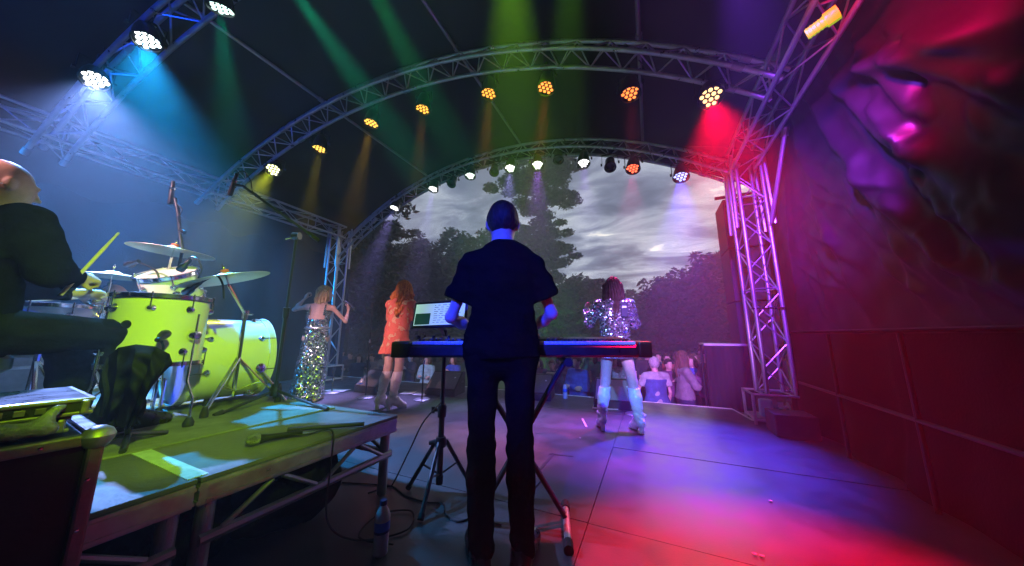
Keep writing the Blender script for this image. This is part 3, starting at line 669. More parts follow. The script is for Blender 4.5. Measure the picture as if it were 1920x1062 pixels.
def add_head(S, J, detail=True):
    r, f, u = headframe(J); c = np.array(J['head'], float); R = np.stack([r, f, u], 1)
    S.cap(J['neck'], c - u * .06 - f * .012, .056, .052, .03)
    S.ell(c + u * .022 - f * .012, (.076, .097, .098), .02, R); S.ell(c + f * .028 - u * .045, (.058, .066, .074), .035, R)
    S.ell(c + f * .062 - u * .098, (.026, .022, .02), .03, R)
    if detail:
        S.cap(c + f * .094 + u * .004, c + f * .113 - u * .030, .009, .0135, .012); S.cap(c + f * .092 - r * .012 - u * .066, c + f * .092 + r * .012 - u * .066, .009, .009, .008)
        S.cap(c + f * .085 - r * .034 + u * .022, c + f * .085 + r * .034 + u * .022, .012, .012, .015)
        for q in (-1, 1):
            S.ell(c + r * .078 * q - f * .008 - u * .008, (.010, .021, .034), .008, R); S.ell(c + r * .088 * q - f * .016 - u * .0, (.006, .015, .028), .006, R)
def bounds(J, e=.2):
    P = np.array([np.array(v, float) for k, v in J.items() if k[:2] in ('pe', 'wa', 'ch', 'ne', 'he', 'sh', 'el', 'wr', 'hi', 'kn', 'an', 'to') and v is not None])
    lo, hi = P.min(0) - e, P.max(0) + e; lo[2] = max(lo[2], -.05); return lo, hi
def hair_sdf(J, kind, h, seed=0):
    r, f, u = headframe(J); c = np.array(J['head'], float); R = np.stack([r, f, u], 1)
    L = dict(short=.16, crop=.16, bob=.34, long=.62, wavy=.66, bun=.2).get(kind, .2)
    S = Sdf(c - V3(.26, .26, L), c + V3(.26, .26, .2), h)
    q = .010 if kind == 'crop' else .016
    S.ell(c + u * .026 - f * .014, (.078 + q, .099 + q, .100 + q), 0, R)
    rs = np.random.RandomState(seed)
    if kind in ('bob', 'long', 'wavy'):
        down = V3(0, 0, -1); ln = {'bob': .20, 'long': .40, 'wavy': .42}[kind]
        for i in range(15):
            a = (i / 14 - .5) * 3.9; o = c + r * math.sin(a) * .082 - f * (math.cos(a) * .085 + .005) + u * .02
            if math.cos(a) < -.1: o = c + r * math.sin(a) * .085 + f * .01 + u * .02
            l = ln * rs.uniform(.85, 1.08) * (1 if math.cos(a) > 0 else .72); p = o; rad = .034
            for k2 in range(5):
                g = 1.0 if kind != 'wavy' else 1.25
                w = rs.normal(size=3) * V3(1, 1, 0) * (.008 if kind != 'wavy' else .022)
                out = (r * math.sin(a) * .12 - f * .16 * math.cos(a)) * (.04 if k2 < 2 else .02) * g * (6 if k2 < 2 else 2) * .2
                p2 = p + down * l / 5 + w + out; S.cap(p, p2, rad, rad * (.97 if k2 < 3 else .72), .022); p = p2; rad *= (.97 if k2 < 3 else .72)
    if kind == 'bun': S.ell(c - f * .10 + u * .05, (.05, .045, .05), .01)
    low = {'short': -.075, 'crop': -.055, 'bun': -.07}.get(kind)
    def cutter(X):
        p = X - c; a = p @ f; b = p @ u; g = np.minimum(a - .05, .062 - b)
        if low is not None:
            g = np.maximum(g, np.minimum(a + .03 + .0 * b, .01 - b)); g = np.maximum(g, low - b - .35 * np.maximum(0, -a - .02))
        return g
    S.cut(cutter)
    def strands(X):
        p = X - c; th = np.arctan2(p @ r, -(p @ f)); b = p @ u
        am = .0016 if kind in ('short', 'crop') else .006
        if kind in ('short', 'crop'): return am * np.sin(th * 44 + 2.2 * np.sin(b * 20 + th * 3)) + wob(X, .003, 40, seed)
        return am * np.sin(th * 26 + 2.2 * np.sin(b * (30 if kind == 'wavy' else 12) + th * 3)) + .4 * am * np.sin(th * 61 + b * 25) + (0.012 * np.sin(b * 46 + 3 * np.sin(th * 5)) * np.clip(-b * 5, 0, 1) if kind == 'wavy' else 0)
    S.disp(strands); return S
def person(label, loc, rz, H=1.75, pose=None, skin_m=None, fem=0.0, dress=None, hair=None, hm=None, res=.014, group=None, hands=True, eyes=False, feet=True, detail=True, seed=0, under=.018, bare=False, arm=-.007):
    J = dict(JD); J.update(pose or {}); s = H / 1.75
    M = Matrix.Translation(loc) @ Matrix.Rotation(rz, 4, 'Z') @ Matrix.Scale(s, 4)
    lo, hi = bounds(J); S = Sdf(lo, hi, res)
    add_torso(S, J, -under, fem)
    for q in 'LR':
        add_arm(S, J, q, arm, fem); add_leg(S, J, q, 0 if bare else -.014, fem)
        if feet: add_foot(S, J, q, -.004)
        wr, el = np.array(J['wr' + q], float), np.array(J['el' + q], float)
        d = J['hd' + q] if J['hd' + q] is not None else wr - el; n = J['pn' + q] if J['pn' + q] is not None else (V3(1, 0, 0) if q == 'L' else V3(-1, 0, 0))
        if hands: add_hand(S, wr, d, n, 1 if q == 'L' else -1, J['curl' + q], .92 if fem else 1.0)
        else: S.ell(wr + unit(d) * .06, (.04, .04, .05), .03)
    add_head(S, J, detail)
    body = link('person', S.mesh('person_body', skin_m or SKIN_A), None, M)
    tag(body, label, 'person', group)
    if hair: link('hair', hair_sdf(J, hair, max(.0075, res * .6), seed).mesh('hair', hm), body, M)
    if eyes:
        r, f, u = headframe(J); c = np.array(J['head'], float)
        em = lathe_mesh('eye', [(0, -.006), (.011, -.003), (.013, 0), (.011, .004), (0, .006)], mat('dark_eye', (.03, .025, .02), .2, 0, 0), 10)
        for q in (-1, 1): link('eye', em, body, M @ Matrix.Translation(Vector(c + f * .089 + r * .031 * q + u * .004)))
    for nm, fn, mm in (dress or []):
        C = fn(J, res); link(nm, C.mesh(nm, mm), body, M)
    return body, J, M
# garments: each returns an Sdf
def tee(sleeve=.62, e=.016, hem=.86, loose=.02, fem=0.0, wr=.006, long=False, openneck=0.0, seed=1):
    def f(J, h):
        lo, hi = bounds(J, .22); S = Sdf(lo, hi, h); add_torso(S, J, e, fem, .05)
        pel = np.array(J['pelvis'], float); S.cap(pel + V3(0, 0, -.02), np.array(J['waist'], float), .165 + e + loose, .15 + e + loose, .05, (unit(J['fwd']), 1.4))
        for q in 'LR':
            sh, el, w = (np.array(J[n + q], float) for n in ('sh', 'el', 'wr'))
            if long:
                S.cap(sh, el, .066 + e * .6, .054 + e * .6, .035); S.cap(el, w, .054 + e * .6, .038 + e * .5, .02)
            else: S.cap(sh, sh * (1 - sleeve) + el * sleeve, .047 + e * .6, .064 + e * .8, .03); S.cap(np.array(J['neck'], float) - V3(0, 0, .05), sh, .055 + e, .05 + e, .04)
        S.disp(lambda X: wob(X * V3(1, 1, 1.8), wr, 24, seed) + wob(X, wr * .5, 60, seed + 5))
        nk = np.array(J['neck'], float); fw = unit(J['fwd'])
        def cutter(X):
            g = hem + wob(X, .012, 9, seed + 2) - X[..., 2]
            if np.array(J['pelvis'])[2] < .8: g = np.full(X.shape[:3], -1.0)
            near = np.linalg.norm((X - nk) * V3(1, 1, 0), axis=-1) < .13
            g = np.maximum(g, np.where(near, X[..., 2] - (nk[2] + .025 - openneck), -1))
            for q in 'LR':
                sh, el, w = (np.array(J[n + q], float) for n in ('sh', 'el', 'wr'))
                a, b, t = (sh, el, sleeve) if not long else (el, w, .97)
                ax = unit(b - a); end = a + (b - a) * t; rel = X - end
                nearq = (np.linalg.norm(rel - (rel @ ax)[..., None] * ax, axis=-1) < .11)
                g = np.maximum(g, np.where(nearq & (rel @ ax > -.05) & (rel @ ax < .3), rel @ ax, -1))
            return g
        S.cut(cutter); return S
    return f
def trousers(e=.014, top=1.0, wr=.006, seed=3, flare=0.0):
    def f(J, h):
        lo, hi = bounds(J, .2); hi[2] = min(hi[2], top + .15); S = Sdf(lo, hi, h)
        j = {q: np.array(J[q], float) for q in ('pelvis', 'waist', 'hipL', 'hipR')}
        S.cap(j['hipL'], j['hipR'], .10 + e, k=.04); S.cap(j['pelvis'], j['waist'], .155 + e, .146 + e, .05, (unit(J['fwd']), 1.38))
        for q in 'LR':
            hp, kn, an = (np.array(J[n + q], float) for n in ('hip', 'kn', 'an'))
            S.cap(hp, kn, .090 + e, .062 + e, .03); S.cap(kn, an, .062 + e, .050 + e + flare, .03); m_ = kn * .68 + an * .32 - unit(J['fwd']) * .012; S.cap(kn, m_, .060 + e, .062 + e, .03); S.cap(m_, an, .062 + e, .050 + e, .03)
        def folds(X):
            d = wob(X * V3(1, 1, 2.4), wr, 20, seed)
            for q in 'LR':
                for nm, aa in (('kn', .10), ('an', .13)):
                    p = np.array(J[nm + q], float); g = np.exp(-(((X - p) / V3(.14, .14, aa)) ** 2).sum(-1)); d = d + g * wr * .45 * np.sin(X[..., 2] * 95 + 5 * np.sin(X[..., 0] * 40))
            return d
        S.disp(folds)
        S.cut(lambda X: np.maximum(X[..., 2] - top, np.minimum.reduce([np.array(J['anL'])[2] - .03 - X[..., 2] + 0 * X[..., 0], np.full(X.shape[:3], 9.0)])))
        return S
    return f
def shoes(e=.010, heel=0.0, knee=None, side='L'):
    def f(J, h):
        lo, hi = bounds(J, .14); hi[2] = (knee or .2) + .1; lo[2] = -.03; h = min(h, .009); cx = (J['an' + side][0] * .5 + J['to' + side][0] * .5); lo[0] = cx - .16; hi[0] = cx + .16; S = Sdf(lo, hi, h)
        for q in side:
            an, kn, to = (np.array(J[n + q], float) for n in ('an', 'kn', 'to'))
            add_foot(S, J, q, e)
            if heel:
                bk = an + (an - to) * V3(.32, .32, 0); S.cap((bk[0], bk[1], an[2] - .03), (bk[0], bk[1], .01), .030, .026, .008); S.cap((to[0], to[1], .03), (to[0] * .6 + an[0] * .4, to[1] * .6 + an[1] * .4, .04), .040, .034, .01)
            if knee:
                t = (knee - an[2]) / (kn[2] - an[2]); tp = an + (kn - an) * t; m = (an * .35 + tp * .65) - unit(J['fwd']) * .01
                S.cap(an, m, .042 + e, .060 + e, .02); S.cap(m, tp, .060 + e, .058 + e, .02)
        if knee: S.disp(lambda X: np.exp(-((X[..., 2] - .2) / .07) ** 2) * .006 * np.sin(X[..., 2] * 105 + 3 * np.sin(X[..., 0] * 30)))
        S.cut(lambda X: np.maximum(-X[..., 2] + .002, (X[..., 2] - knee) if knee else -1.0)); return S
    return f
def skirt(z1, w1, z0=1.08, e=.014, fold=9, amp=.012, seed=2, lean=(0, 0)):
    def f(J, h):
        pel, wa = np.array(J['pelvis'], float), np.array(J['waist'], float); lo = pel - V3(w1 + .25, w1 + .25, pel[2] - z1 + .05); hi = pel + V3(w1 + .25, w1 + .25, .3); S = Sdf(lo, hi, h)
        fl = (unit(J['fwd']), 1.3); S.cap(pel, wa, .165 + e, .140 + e, .03, fl)
        bot = V3(pel[0] + lean[0], pel[1] + lean[1], z1 - .02); S.cap(pel - V3(0, 0, .05), bot, .165 + e, w1, .03, fl)
        S.disp(lambda X: amp * np.clip((pel[2] - X[..., 2]) / max(.05, pel[2] - z1), 0, 1.2) * np.sin(np.arctan2(X[..., 1] - pel[1], X[..., 0] - pel[0]) * fold + seed))
        S.disp(lambda X: wob(X, .004, 30, seed))
        S.cut(lambda X: np.maximum(z1 - X[..., 2], X[..., 2] - z0)); return S
    return f
def bodice(zlow, ztop, e=.012, fem=1.0, back=None):
    def f(J, h):
        lo, hi = bounds(J, .1); S = Sdf(lo, hi, h); add_torso(S, J, e, fem)
        fw = unit(J['fwd']); sd = unit(np.cross(fw, V3(0, 0, 1))); c = np.array(J['chest'], float)
        def cutter(X):
            g = np.maximum(zlow - X[..., 2], X[..., 2] - ztop)
            if back is not None: g = np.maximum(g, np.minimum(np.minimum(-((X - c) @ fw) - .01, X[..., 2] - back), .105 - np.abs((X - c) @ sd)))
            return g
        S.cut(cutter); return S
    return f

# ---- keyboard player, seen from behind
JEANS = cloth('black_denim', (.0045, .0042, .005), .3, .8); TEE = cloth('black_jersey', (.0035, .0035, .004), .25, .85); SHOE = mat('black_leather', (.012, .011, .012), .3, 0, .2, 30, rvar=.1)
KP = Vector((-.675, 1.36, 0)); HAIR_D = hair_mat('dark', (.008, .007, .007), (.035, .025, .02)); HAIR_B = hair_mat('brown', (.03, .015, .008), (.10, .05, .025))
kb = person('keyboard player in black t-shirt and jeans seen from behind at the keyboard', KP, YAW, 1.745, dict(
    head=(0, .05, 1.605), look=(0, .96, -.26), hup=(0, .26, .96), neck=(0, 0, 1.47), shL=(-.162, 0, 1.365), shR=(.162, 0, 1.365),
    elL=(-.262, .015, 1.10), elR=(.258, .04, 1.12), wrL=(-.155, .24, 1.035), wrR=(.165, .25, 1.035), hdL=(.35, .9, -.12), hdR=(-.2, .95, -.2), pnL=(.1, 0, -1), pnR=(-.1, 0, -1), curlL=.35, curlR=.35,
    hipL=(-.085, 0, .92), hipR=(.085, 0, .92), knL=(-.095, .015, .50), knR=(.085, .02, .50), anL=(-.09, -.04, .085), anR=(.095, -.03, .085), toL=(-.14, .15, .03), toR=(.15, .15, .03)),
    SKIN_A, 0, [('t_shirt', tee(.68, .008, .90, .002, wr=.009), TEE), ('jeans', trousers(-.002, 1.0, wr=.007), JEANS), ('shoe', shoes(.008, side='L'), SHOE), ('shoe', shoes(.008, side='R'), SHOE)], 'crop', HAIR_D, .0095, detail=True, arm=-.013)

# ---- three singers at the front
SEQ_DARK = sequin_mat('dark_sequins', (.10, .15, .19), 70, (.7, .8, .85), .24); SEQ_BLUE = sequin_mat('silver_blue_sequins', (.45, .58, .80), 66, (.95, .92, .97), .24)
GING = hair_mat('ginger', (.38, .075, .015), (.80, .28, .07)); BLOND = hair_mat('blonde', (.32, .19, .08), (.72, .52, .26)); DARKB = hair_mat('dark_brown', (.014, .006, .006), (.05, .02, .018))
TAN_BOOT = mat('mauve_leather', (.78, .64, .68), .3, 0, .12, 20, rvar=.08, coat=.2); WHITE_BOOT = mat('white_leather', (.72, .76, .78), .28, 0, .08, 20, rvar=.08, coat=.3)
MICB = lathe_mesh('mic_body', [(0, -.17), (.011, -.17), (.013, -.165), (.016, -.02), (.021, 0), (.022, .01), (0, .01)], BLKP, 16)
MICH = lathe_mesh('mic_head', [(0, .01), (.022, .01), (.027, .022), (.027, .035), (.020, .055), (.009, .063), (0, .064)], mat('mic_grille', (.25, .25, .26), .4, .9, .3, 200, .6, 400), 18)
def handheld(label, p, d, cat='microphone', group='microphones', pm=None):
    t = thing('microphone', label, cat, p, 0, group); M = M_at(p, d); link('handle', MICB, t, M); link('grille', MICH, t, M); return t
S1 = Vector((-4.87, 3.12, 0)); R1 = math.radians(40)
s1, J1, M1 = person('blonde singer in long dark sequin gown, arm raised, microphone at her mouth', S1, R1, 1.80, dict(
    head=(.055, .03, 1.625), look=(.93, .30, .0), neck=(.03, -.01, 1.46), shL=(-.165, -.02, 1.41), shR=(.19, .02, 1.40), elL=(-.33, -.02, 1.36), wrL=(-.23, .08, 1.56), hdL=(.2, .25, .9), pnL=(1, .3, 0), curlL=.9,
    elR=(.37, .10, 1.19), wrR=(.365, .23, 1.40), hdR=(-.1, .1, .95), pnR=(-1, .2, 0), curlR=1.0), SKIN_C, 1.0,
    [('bodice', bodice(1.02, 1.36, .012, 1.0, 1.22), SEQ_DARK), ('gown', skirt(.04, .225, 1.10, .010, 7, .018, 2, (-.05, 0)), SEQ_DARK), ('belt', bodice(1.065, 1.10, .03), mat('silver_belt', (.5, .5, .55), .3, .8, .1))], 'bob', BLOND, .013, 'singers at the stage front', under=.004)
for q in (-1, 1):
    tube('strap', [M1 @ Vector(p) for p in smooth_path([(q * .10, -.085, 1.28), (q * .105, -.075, 1.38), (q * .10, -.02, 1.455), (q * .09, .06, 1.40)], 4)], .013, SEQ_DARK, s1, 6)
handheld('black microphone held by the blonde singer', M1 @ Vector((.325, .235, 1.505)), M1.to_3x3() @ Vector((-.75, .1, .55)))
S2 = Vector((-3.32, 3.28, 0)); R2 = math.radians(14)
s2, J2, M2 = person('ginger haired singer in orange floral dress and tall heeled boots', S2, R2, 1.76, dict(
    head=(.06, .05, 1.66), look=(.3, .95, 0), pelvis=(0, 0, 1.0), waist=(.01, .01, 1.15), chest=(.03, .02, 1.32), neck=(.045, 0, 1.50), shL=(-.13, 0, 1.44), shR=(.205, 0, 1.44), elL=(-.16, .10, 1.19), wrL=(0, .26, 1.34), hdL=(.5, .2, .6), pnL=(1, 0, 0),
    elR=(.27, .09, 1.19), wrR=(.17, .27, 1.35), hdR=(-.5, .2, .6), pnR=(-1, 0, 0), hipL=(-.08, 0, .96), hipR=(.08, 0, .96), knL=(-.11, .02, .54), knR=(.07, .0, .53), anL=(-.15, -.04, .175), anR=(.035, -.05, .175), toL=(-.10, .11, .035), toR=(.12, .09, .035)), SKIN_C, 1.0,
    [('dress', tee(.9, .012, 1.05, .0, 1.0, .004, seed=8), floral_mat()), ('dress_skirt', skirt(.74, .285, 1.16, .012, 8, .028, 5, (.02, .02)), floral_mat()), ('boot', shoes(.008, 1, .50, side='L'), TAN_BOOT), ('boot', shoes(.008, 1, .50, side='R'), TAN_BOOT)], 'wavy', GING, .013, 'singers at the stage front', bare=True)
S3 = Vector((-.365, 3.62, 0)); R3 = math.radians(10)
s3, J3, M3 = person('dark haired singer in silver blue sequin jacket and white knee boots', S3, R3, 1.64, dict(
    head=(.01, .04, 1.655), look=(-.05, 1, 0), pelvis=(0, 0, 1.0), waist=(0, .01, 1.15), chest=(0, .02, 1.32), neck=(0, 0, 1.50), shL=(-.18, 0, 1.44), shR=(.18, 0, 1.44), elL=(-.29, .03, 1.22), wrL=(-.325, .16, 1.40), hdL=(.1, .1, .95), pnL=(1, .2, 0), curlL=1.2,
    elR=(.25, .10, 1.20), wrR=(.09, .25, 1.42), hdR=(-.3, -.1, .8), pnR=(-1, 0, 0), hipL=(-.09, 0, .96), hipR=(.09, 0, .96), knL=(-.135, .02, .53), knR=(.165, .0, .53), anL=(-.20, -.05, .165), anR=(.20, -.06, .165), toL=(-.22, .09, .035), toR=(.15, .08, .035)), SKIN_A, 1.0,
    [('jacket', tee(.9, .014, 1.06, .0, 1.0, .006, True, seed=4), SEQ_BLUE), ('mini_skirt', skirt(.80, .215, 1.14, .012, 6, .008, 1), SEQ_BLUE), ('belt', bodice(1.10, 1.145, .03), cloth('cobalt', (.02, .05, .5))), ('boot', shoes(.010, 1, .47, side='L'), WHITE_BOOT), ('boot', shoes(.010, 1, .47, side='R'), WHITE_BOOT)], 'long', DARKB, .012, 'singers at the stage front', bare=True)
c = link('radio_strap', box_mesh('radio_strap', (.075, .02, .17), mat('navy_webbing', (.01, .012, .04), .7, 0, .2), .008), s3, M3 @ Matrix.Translation((.115, -.115, 1.37)))
link('strap_tag', box_mesh('strap_tag', (.05, .006, .022), mat('pale_blue_tag', (.45, .6, .85), .5, 0, .1), .002), c, M3 @ Matrix.Translation((.115, -.128, 1.40)))
handheld('black microphone at the mouth of the dark haired singer', M3 @ Vector((.055, .27, 1.535)), M3.to_3x3() @ Vector((-.3, -.4, .8)))

# ---- drummer at the left edge, seated
DR = Vector((-2.82, .185, .47)); RD = math.radians(6)
MD = Matrix.Translation(DR) @ Matrix.Rotation(RD, 4, 'Z'); MDI = MD.inverted()
loc = lambda px, py, k: tuple(MDI @ atk(px, py, k))
drum_p, JDm, _ = person('bald drummer in black jacket seated at the left edge, stick in hand', DR, RD, 1.75, dict(
    pelvis=(0, .0, .58), waist=(0, .0, .74), chest=(0, -.01, .93), neck=(.0, -.02, 1.10), head=(0, .015, 1.26), look=(-.18, .98, -.08), hup=(0, .05, 1),
    shL=(-.20, -.02, 1.03), shR=loc(52, 416, 1.42), elL=(-.27, .12, .80), wrL=(-.20, .36, .78), elR=loc(96, 512, 1.42), wrR=loc(134, 521, 1.56), hdR=(-.25, .85, .12), pnR=(-.6, 0, -.7), curlR=1.15, hdL=(.2, .9, 0), pnL=(.5, 0, -.8), curlL=1.1,
    hipL=(-.11, .0, .56), hipR=(.11, .0, .56), knL=(-.20, .40, .54), knR=(.16, .47, .54), anL=(-.22, .44, .10), anR=(.14, .52, .10), toL=(-.24, .62, .03), toR=(.14, .68, .03)),
    SKIN_B, 0, [('jacket', tee(.95, .024, .50, .03, wr=.009, long=True, seed=6), cloth('black_wool', (.006, .007, .007))), ('trousers', trousers(.02, .74, wr=.007, seed=9), cloth('charcoal_wool', (.009, .010, .008))), ('shoe', shoes(.010, side='L'), SHOE), ('shoe', shoes(.010, side='R'), SHOE)], None, None, .011)
tube('headset_band', [MD @ Vector(p) for p in smooth_path([(.088, .0, 1.245), (.078, -.05, 1.225), (0, -.098, 1.21), (-.078, -.05, 1.225), (-.088, .0, 1.245)], 4)], .004, WHT, drum_p, 6)
# ------------------------------------------------------------------ drum riser
RZ = .47
RISER_TOP = mat('riser_ply', (.11, .105, .10), .55, 0, .4, 3, .12, 60, rvar=.12)
riser = thing('drum_riser', 'low drum riser on an aluminium lattice frame, left', 'platform', (-1.6, .6, 0))
RX, RY0, RY1 = -1.60, -.36, 1.64
for i, (x0, x1) in enumerate(((-3.6, -1.6), (-5.6, -3.605))):
    for j, (y0, y1) in enumerate(((RY0, .64), (.645, RY1))):
        link('deck_panel', box_mesh('deck_panel', (x1 - x0, y1 - y0 - .004, .018), RISER_TOP, .003), riser, Matrix.Translation(((x0 + x1) / 2, (y0 + y1) / 2, RZ - .009)))
        for (a, b) in (((x0 + .02, y0 + .022), (x1 - .02, y0 + .022)), ((x0 + .02, y1 - .022), (x1 - .02, y1 - .022)), ((x1 - .02, y0 + .045), (x1 - .02, y1 - .045)), ((x0 + .02, y0 + .045), (x0 + .02, y1 - .045))):
            c = ((a[0] + b[0]) / 2, (a[1] + b[1]) / 2, RZ - .062); s = (abs(a[0] - b[0]) + .036, abs(a[1] - b[1]) + .036, .084)
            bm = bmesh.new(); add_box(bm, c, s, None, .004); out = Vector((1, 0, 0)) if abs(a[0] - b[0]) < .01 else Vector((0, 1, 0))
            for sg in (-1, 1):
                for zz_ in (.022, -.028):
                    add_box(bm, Vector(c) + out * sg * .019 + Vector((0, 0, zz_)), (s[0] if out.y else .006, s[1] if out.x else .006, .012))
            link('edge_profile', bm_done('edge_profile', bm, ALU_D), riser)
        # lower chord and diagonals along the long right side and the audience side
        if i == 0:
            zb = RZ - .235
            rod('lower_chord', (RX - .02, y0 + .03, zb), (RX - .02, y1 - .03, zb), .021, ALU_D, riser)
            n = 4; L = (y1 - y0 - .16)
            for k in range(n):
                ya = y0 + .08 + L * k / n; yb = ya + L / n; up_, dn_ = RZ - .11, zb + .015
                rod('diagonal', (RX - .02, ya + .02, up_ if k % 2 else dn_), (RX - .02, yb - .02, dn_ if k % 2 else up_), .011, ALU_D, riser)
        if j == 1:
            zb = RZ - .235
            rod('lower_chord', (x0 + .03, y1 - .02, zb), (x1 - .03, y1 - .02, zb), .021, ALU_D, riser)
            for k in range(6):
                L = (x1 - x0 - .16) / 6; xa = x0 + .08 + L * k
                rod('diagonal', (xa + .02, y1 - .02, RZ - .11 if k % 2 else zb + .015), (xa + L - .02, y1 - .02, zb + .015 if k % 2 else RZ - .11), .011, ALU_D, riser)
        for lx in (x0 + .07, x1 - .05):
            for ly in (y0 + .05, y1 - .05):
                rod('leg', (lx, ly, .0), (lx, ly, RZ - .10), .03, ALU_D, riser, 12)
# joint strip of pale tape
strip('joint_tape', [(-1.62, .645), (-2.2, .655)], .06, mat('pale_tape', (.42, .5, .45), .6, 0, .2, 20), riser, RZ + .003)
RUGM = mat('grey_rug', (.17, .17, .15), .95, 0, .35, 7, .5, 160)
rug = thing('drum_rug', 'short pile rug under the drum kit, lit green', 'rug', (-3, .6, RZ))
bm = bmesh.new(); pts = [atz(610, 768, RZ), atz(300, 855, RZ), atz(150, 880, RZ)]
poly = [(-2.16, 1.58), (-2.20, .62), (-2.25, -.28), (-4.9, -.28), (-4.9, 1.58)]
t1 = [bm.verts.new((x, y, RZ + .011)) for x, y in poly]; b1 = [bm.verts.new((x, y, RZ + .002)) for x, y in poly]
bm.faces.new(t1)
for k in range(5): bm.faces.new((b1[k], b1[(k + 1) % 5], t1[(k + 1) % 5], t1[k]))
link('pile', bm_done('pile', bm, RUGM), rug)

# ------------------------------------------------------------------ drums
SHELL = mat('cream_drum_lacquer', (.74, .73, .66), .22, 0, .05, 3, coat=.6); HEADM = mat('drum_head', (.7, .7, .68), .5, 0, .08, 5); LINER = mat('drum_inside', (.08, .06, .05), .7, 0, .2)
def drum(name, label, M, r, h, hoop='metal', lugs=8, badge=True, legs=None, parent_extra=None):
    """M places the drum's axis (+Z) with its origin in the shell's centre."""
    t = thing(name, label, 'drum', M.translation, 0, 'drums of the kit')
    link('shell', lathe_mesh('shell', [(r, -h / 2 + .01), (r, h / 2 - .01), (r - .008, h / 2), (r - .012, h / 2 - .01), (r - .012, -h / 2 + .01), (r - .008, -h / 2), (r, -h / 2 + .01)], SHELL, 48), t, M)
    hm = STEEL if hoop == 'metal' else SHELL; w = .022 if hoop == 'metal' else .042
    for s in (-1, 1):
        z = s * (h / 2 - .004)
        link('hoop', lathe_mesh('hoop', [(r + .004, z - w / 2), (r + .014, z - w / 2), (r + .014, z + w / 2), (r + .019, z + w / 2 + .002), (r + .004, z + w / 2 + .005), (r + .004, z - w / 2)], hm, 48), t, M)
        link('head', lathe_mesh('head', [(0, z + s * .004), (r + .003, z + s * .004), (r + .003, z - s * .004), (0, z - s * .003)], HEADM, 48), t, M)
    for k in range(lugs):
        a = 2 * PI * (k + .35) / lugs
        for s in (-1, 1):
            zc = s * (h / 2 - .075)
            lg = link('lug', LUG, t, M @ Matrix.Rotation(a, 4, 'Z') @ Matrix.Translation((r, 0, zc)) @ Matrix.Rotation(PI / 2, 4, 'Y'))
            rod('tension_rod', M @ Vector(((r + .016) * math.cos(a), (r + .016) * math.sin(a), zc)), M @ Vector(((r + .016) * math.cos(a), (r + .016) * math.sin(a), s * (h / 2 + .018))), .0035, STEEL, lg, 6)
    if badge is not False:
        link('badge', lathe_mesh('badge', [(0, 0), (.022, 0), (.024, .003), (.01, .005), (0, .004)], BLKP, 20), t, M @ Matrix.Rotation(badge, 4, 'Z') @ Matrix.Translation((r + .001, 0, .03)) @ Matrix.Rotation(PI / 2, 4, 'Y'))
    return t
LUG = lathe_mesh('lug', [(0, -.004), (.021, -.004), (.022, .004), (.016, .014), (.010, .022), (0, .024)], STEEL, 16)
ftc = atk(298, 620, 1.84); FT = Vector((ftc.x, ftc.y, 1.035))
ft = drum('floor_tom', 'floor tom standing on three legs, largest drum beside the drummer', Matrix.Translation(FT), .205, .40, lugs=8, badge=math.radians(-52))
for a in (-75, 25, 150):
    ca, sa = math.cos(math.radians(a)), math.sin(math.radians(a)); p = FT + Vector((ca * .227, sa * .227, 0))
    br = link('leg_bracket', lathe_mesh('leg_bracket', [(0, 0), (.03, 0), (.032, .02), (.022, .04), (0, .044)], STEEL, 16), ft, Matrix.Translation(FT) @ Matrix.Rotation(math.radians(a), 4, 'Z') @ Matrix.Translation((.205, 0, -.03)) @ Matrix.Rotation(PI / 2, 4, 'Y'))
    tube('leg', [p + Vector((0, 0, .10)), p + Vector((0, 0, -.3)), p + Vector((ca * .05, sa * .05, -.40)), p + Vector((ca * .05, sa * .05, RZ + .03 - FT.z))], .006, STEEL, ft)
    link('rubber_foot', lathe_mesh('rubber_foot', [(0, 0), (.024, 0), (.026, .02), (.012, .05), (0, .052)], RUB, 14), ft, Matrix.Translation(p + Vector((ca * .05, sa * .05, RZ + .012 - FT.z))))
BD = Vector((-3.16, 1.27, RZ + .355)); MB_ = M_at(BD, (.06, 1, .0))
bd = drum('bass_drum', 'bass drum lying on its side with a wide front hoop', MB_, .305, .46, 'wood', 8, badge=False)
for s in (-1, 1):
    p = MB_ @ Vector((s * .29, .10, .15)) if False else BD + Vector((s * .30, .14, -.08))
    tube('spur', [p, p + Vector((s * .12, .16, -(.27))),], .010, STEEL, bd); link('spur_bracket', lathe_mesh('spur_bracket', [(0, -.02), (.035, -.02), (.035, .02), (0, .03)], STEEL, 16), bd, M_at(p, (s, 0, .2)))
RTc = atk(322, 537, 2.25); RT_ = drum('rack_tom', 'small rack tom tilted above the bass drum', M_at(RTc, (.22, -.42, .88)), .155, .20, lugs=6, badge=math.radians(200))
tube('mount_arm', [RTc + Vector((0, .0, -.1)), RTc + Vector((-.02, .12, -.2)), RTc + Vector((.05, .22, -.28))], .012, STEEL, RT_)
SNc = atk(95, 575, 1.9); sn = drum('snare_drum', 'shallow snare drum half hidden by the drummer', Matrix.Translation((SNc.x, SNc.y, 1.12)), .178, .14, lugs=8, badge=False)
for a in (0, 120, 240): rod('stand_leg', Vector((SNc.x, SNc.y, .85)), Vector((SNc.x + .26 * math.cos(a), SNc.y + .26 * math.sin(a), RZ + .02)), .010, STEEL, sn)
rod('stand_tube', (SNc.x, SNc.y, .62), (SNc.x, SNc.y, 1.05), .013, STEEL, sn)
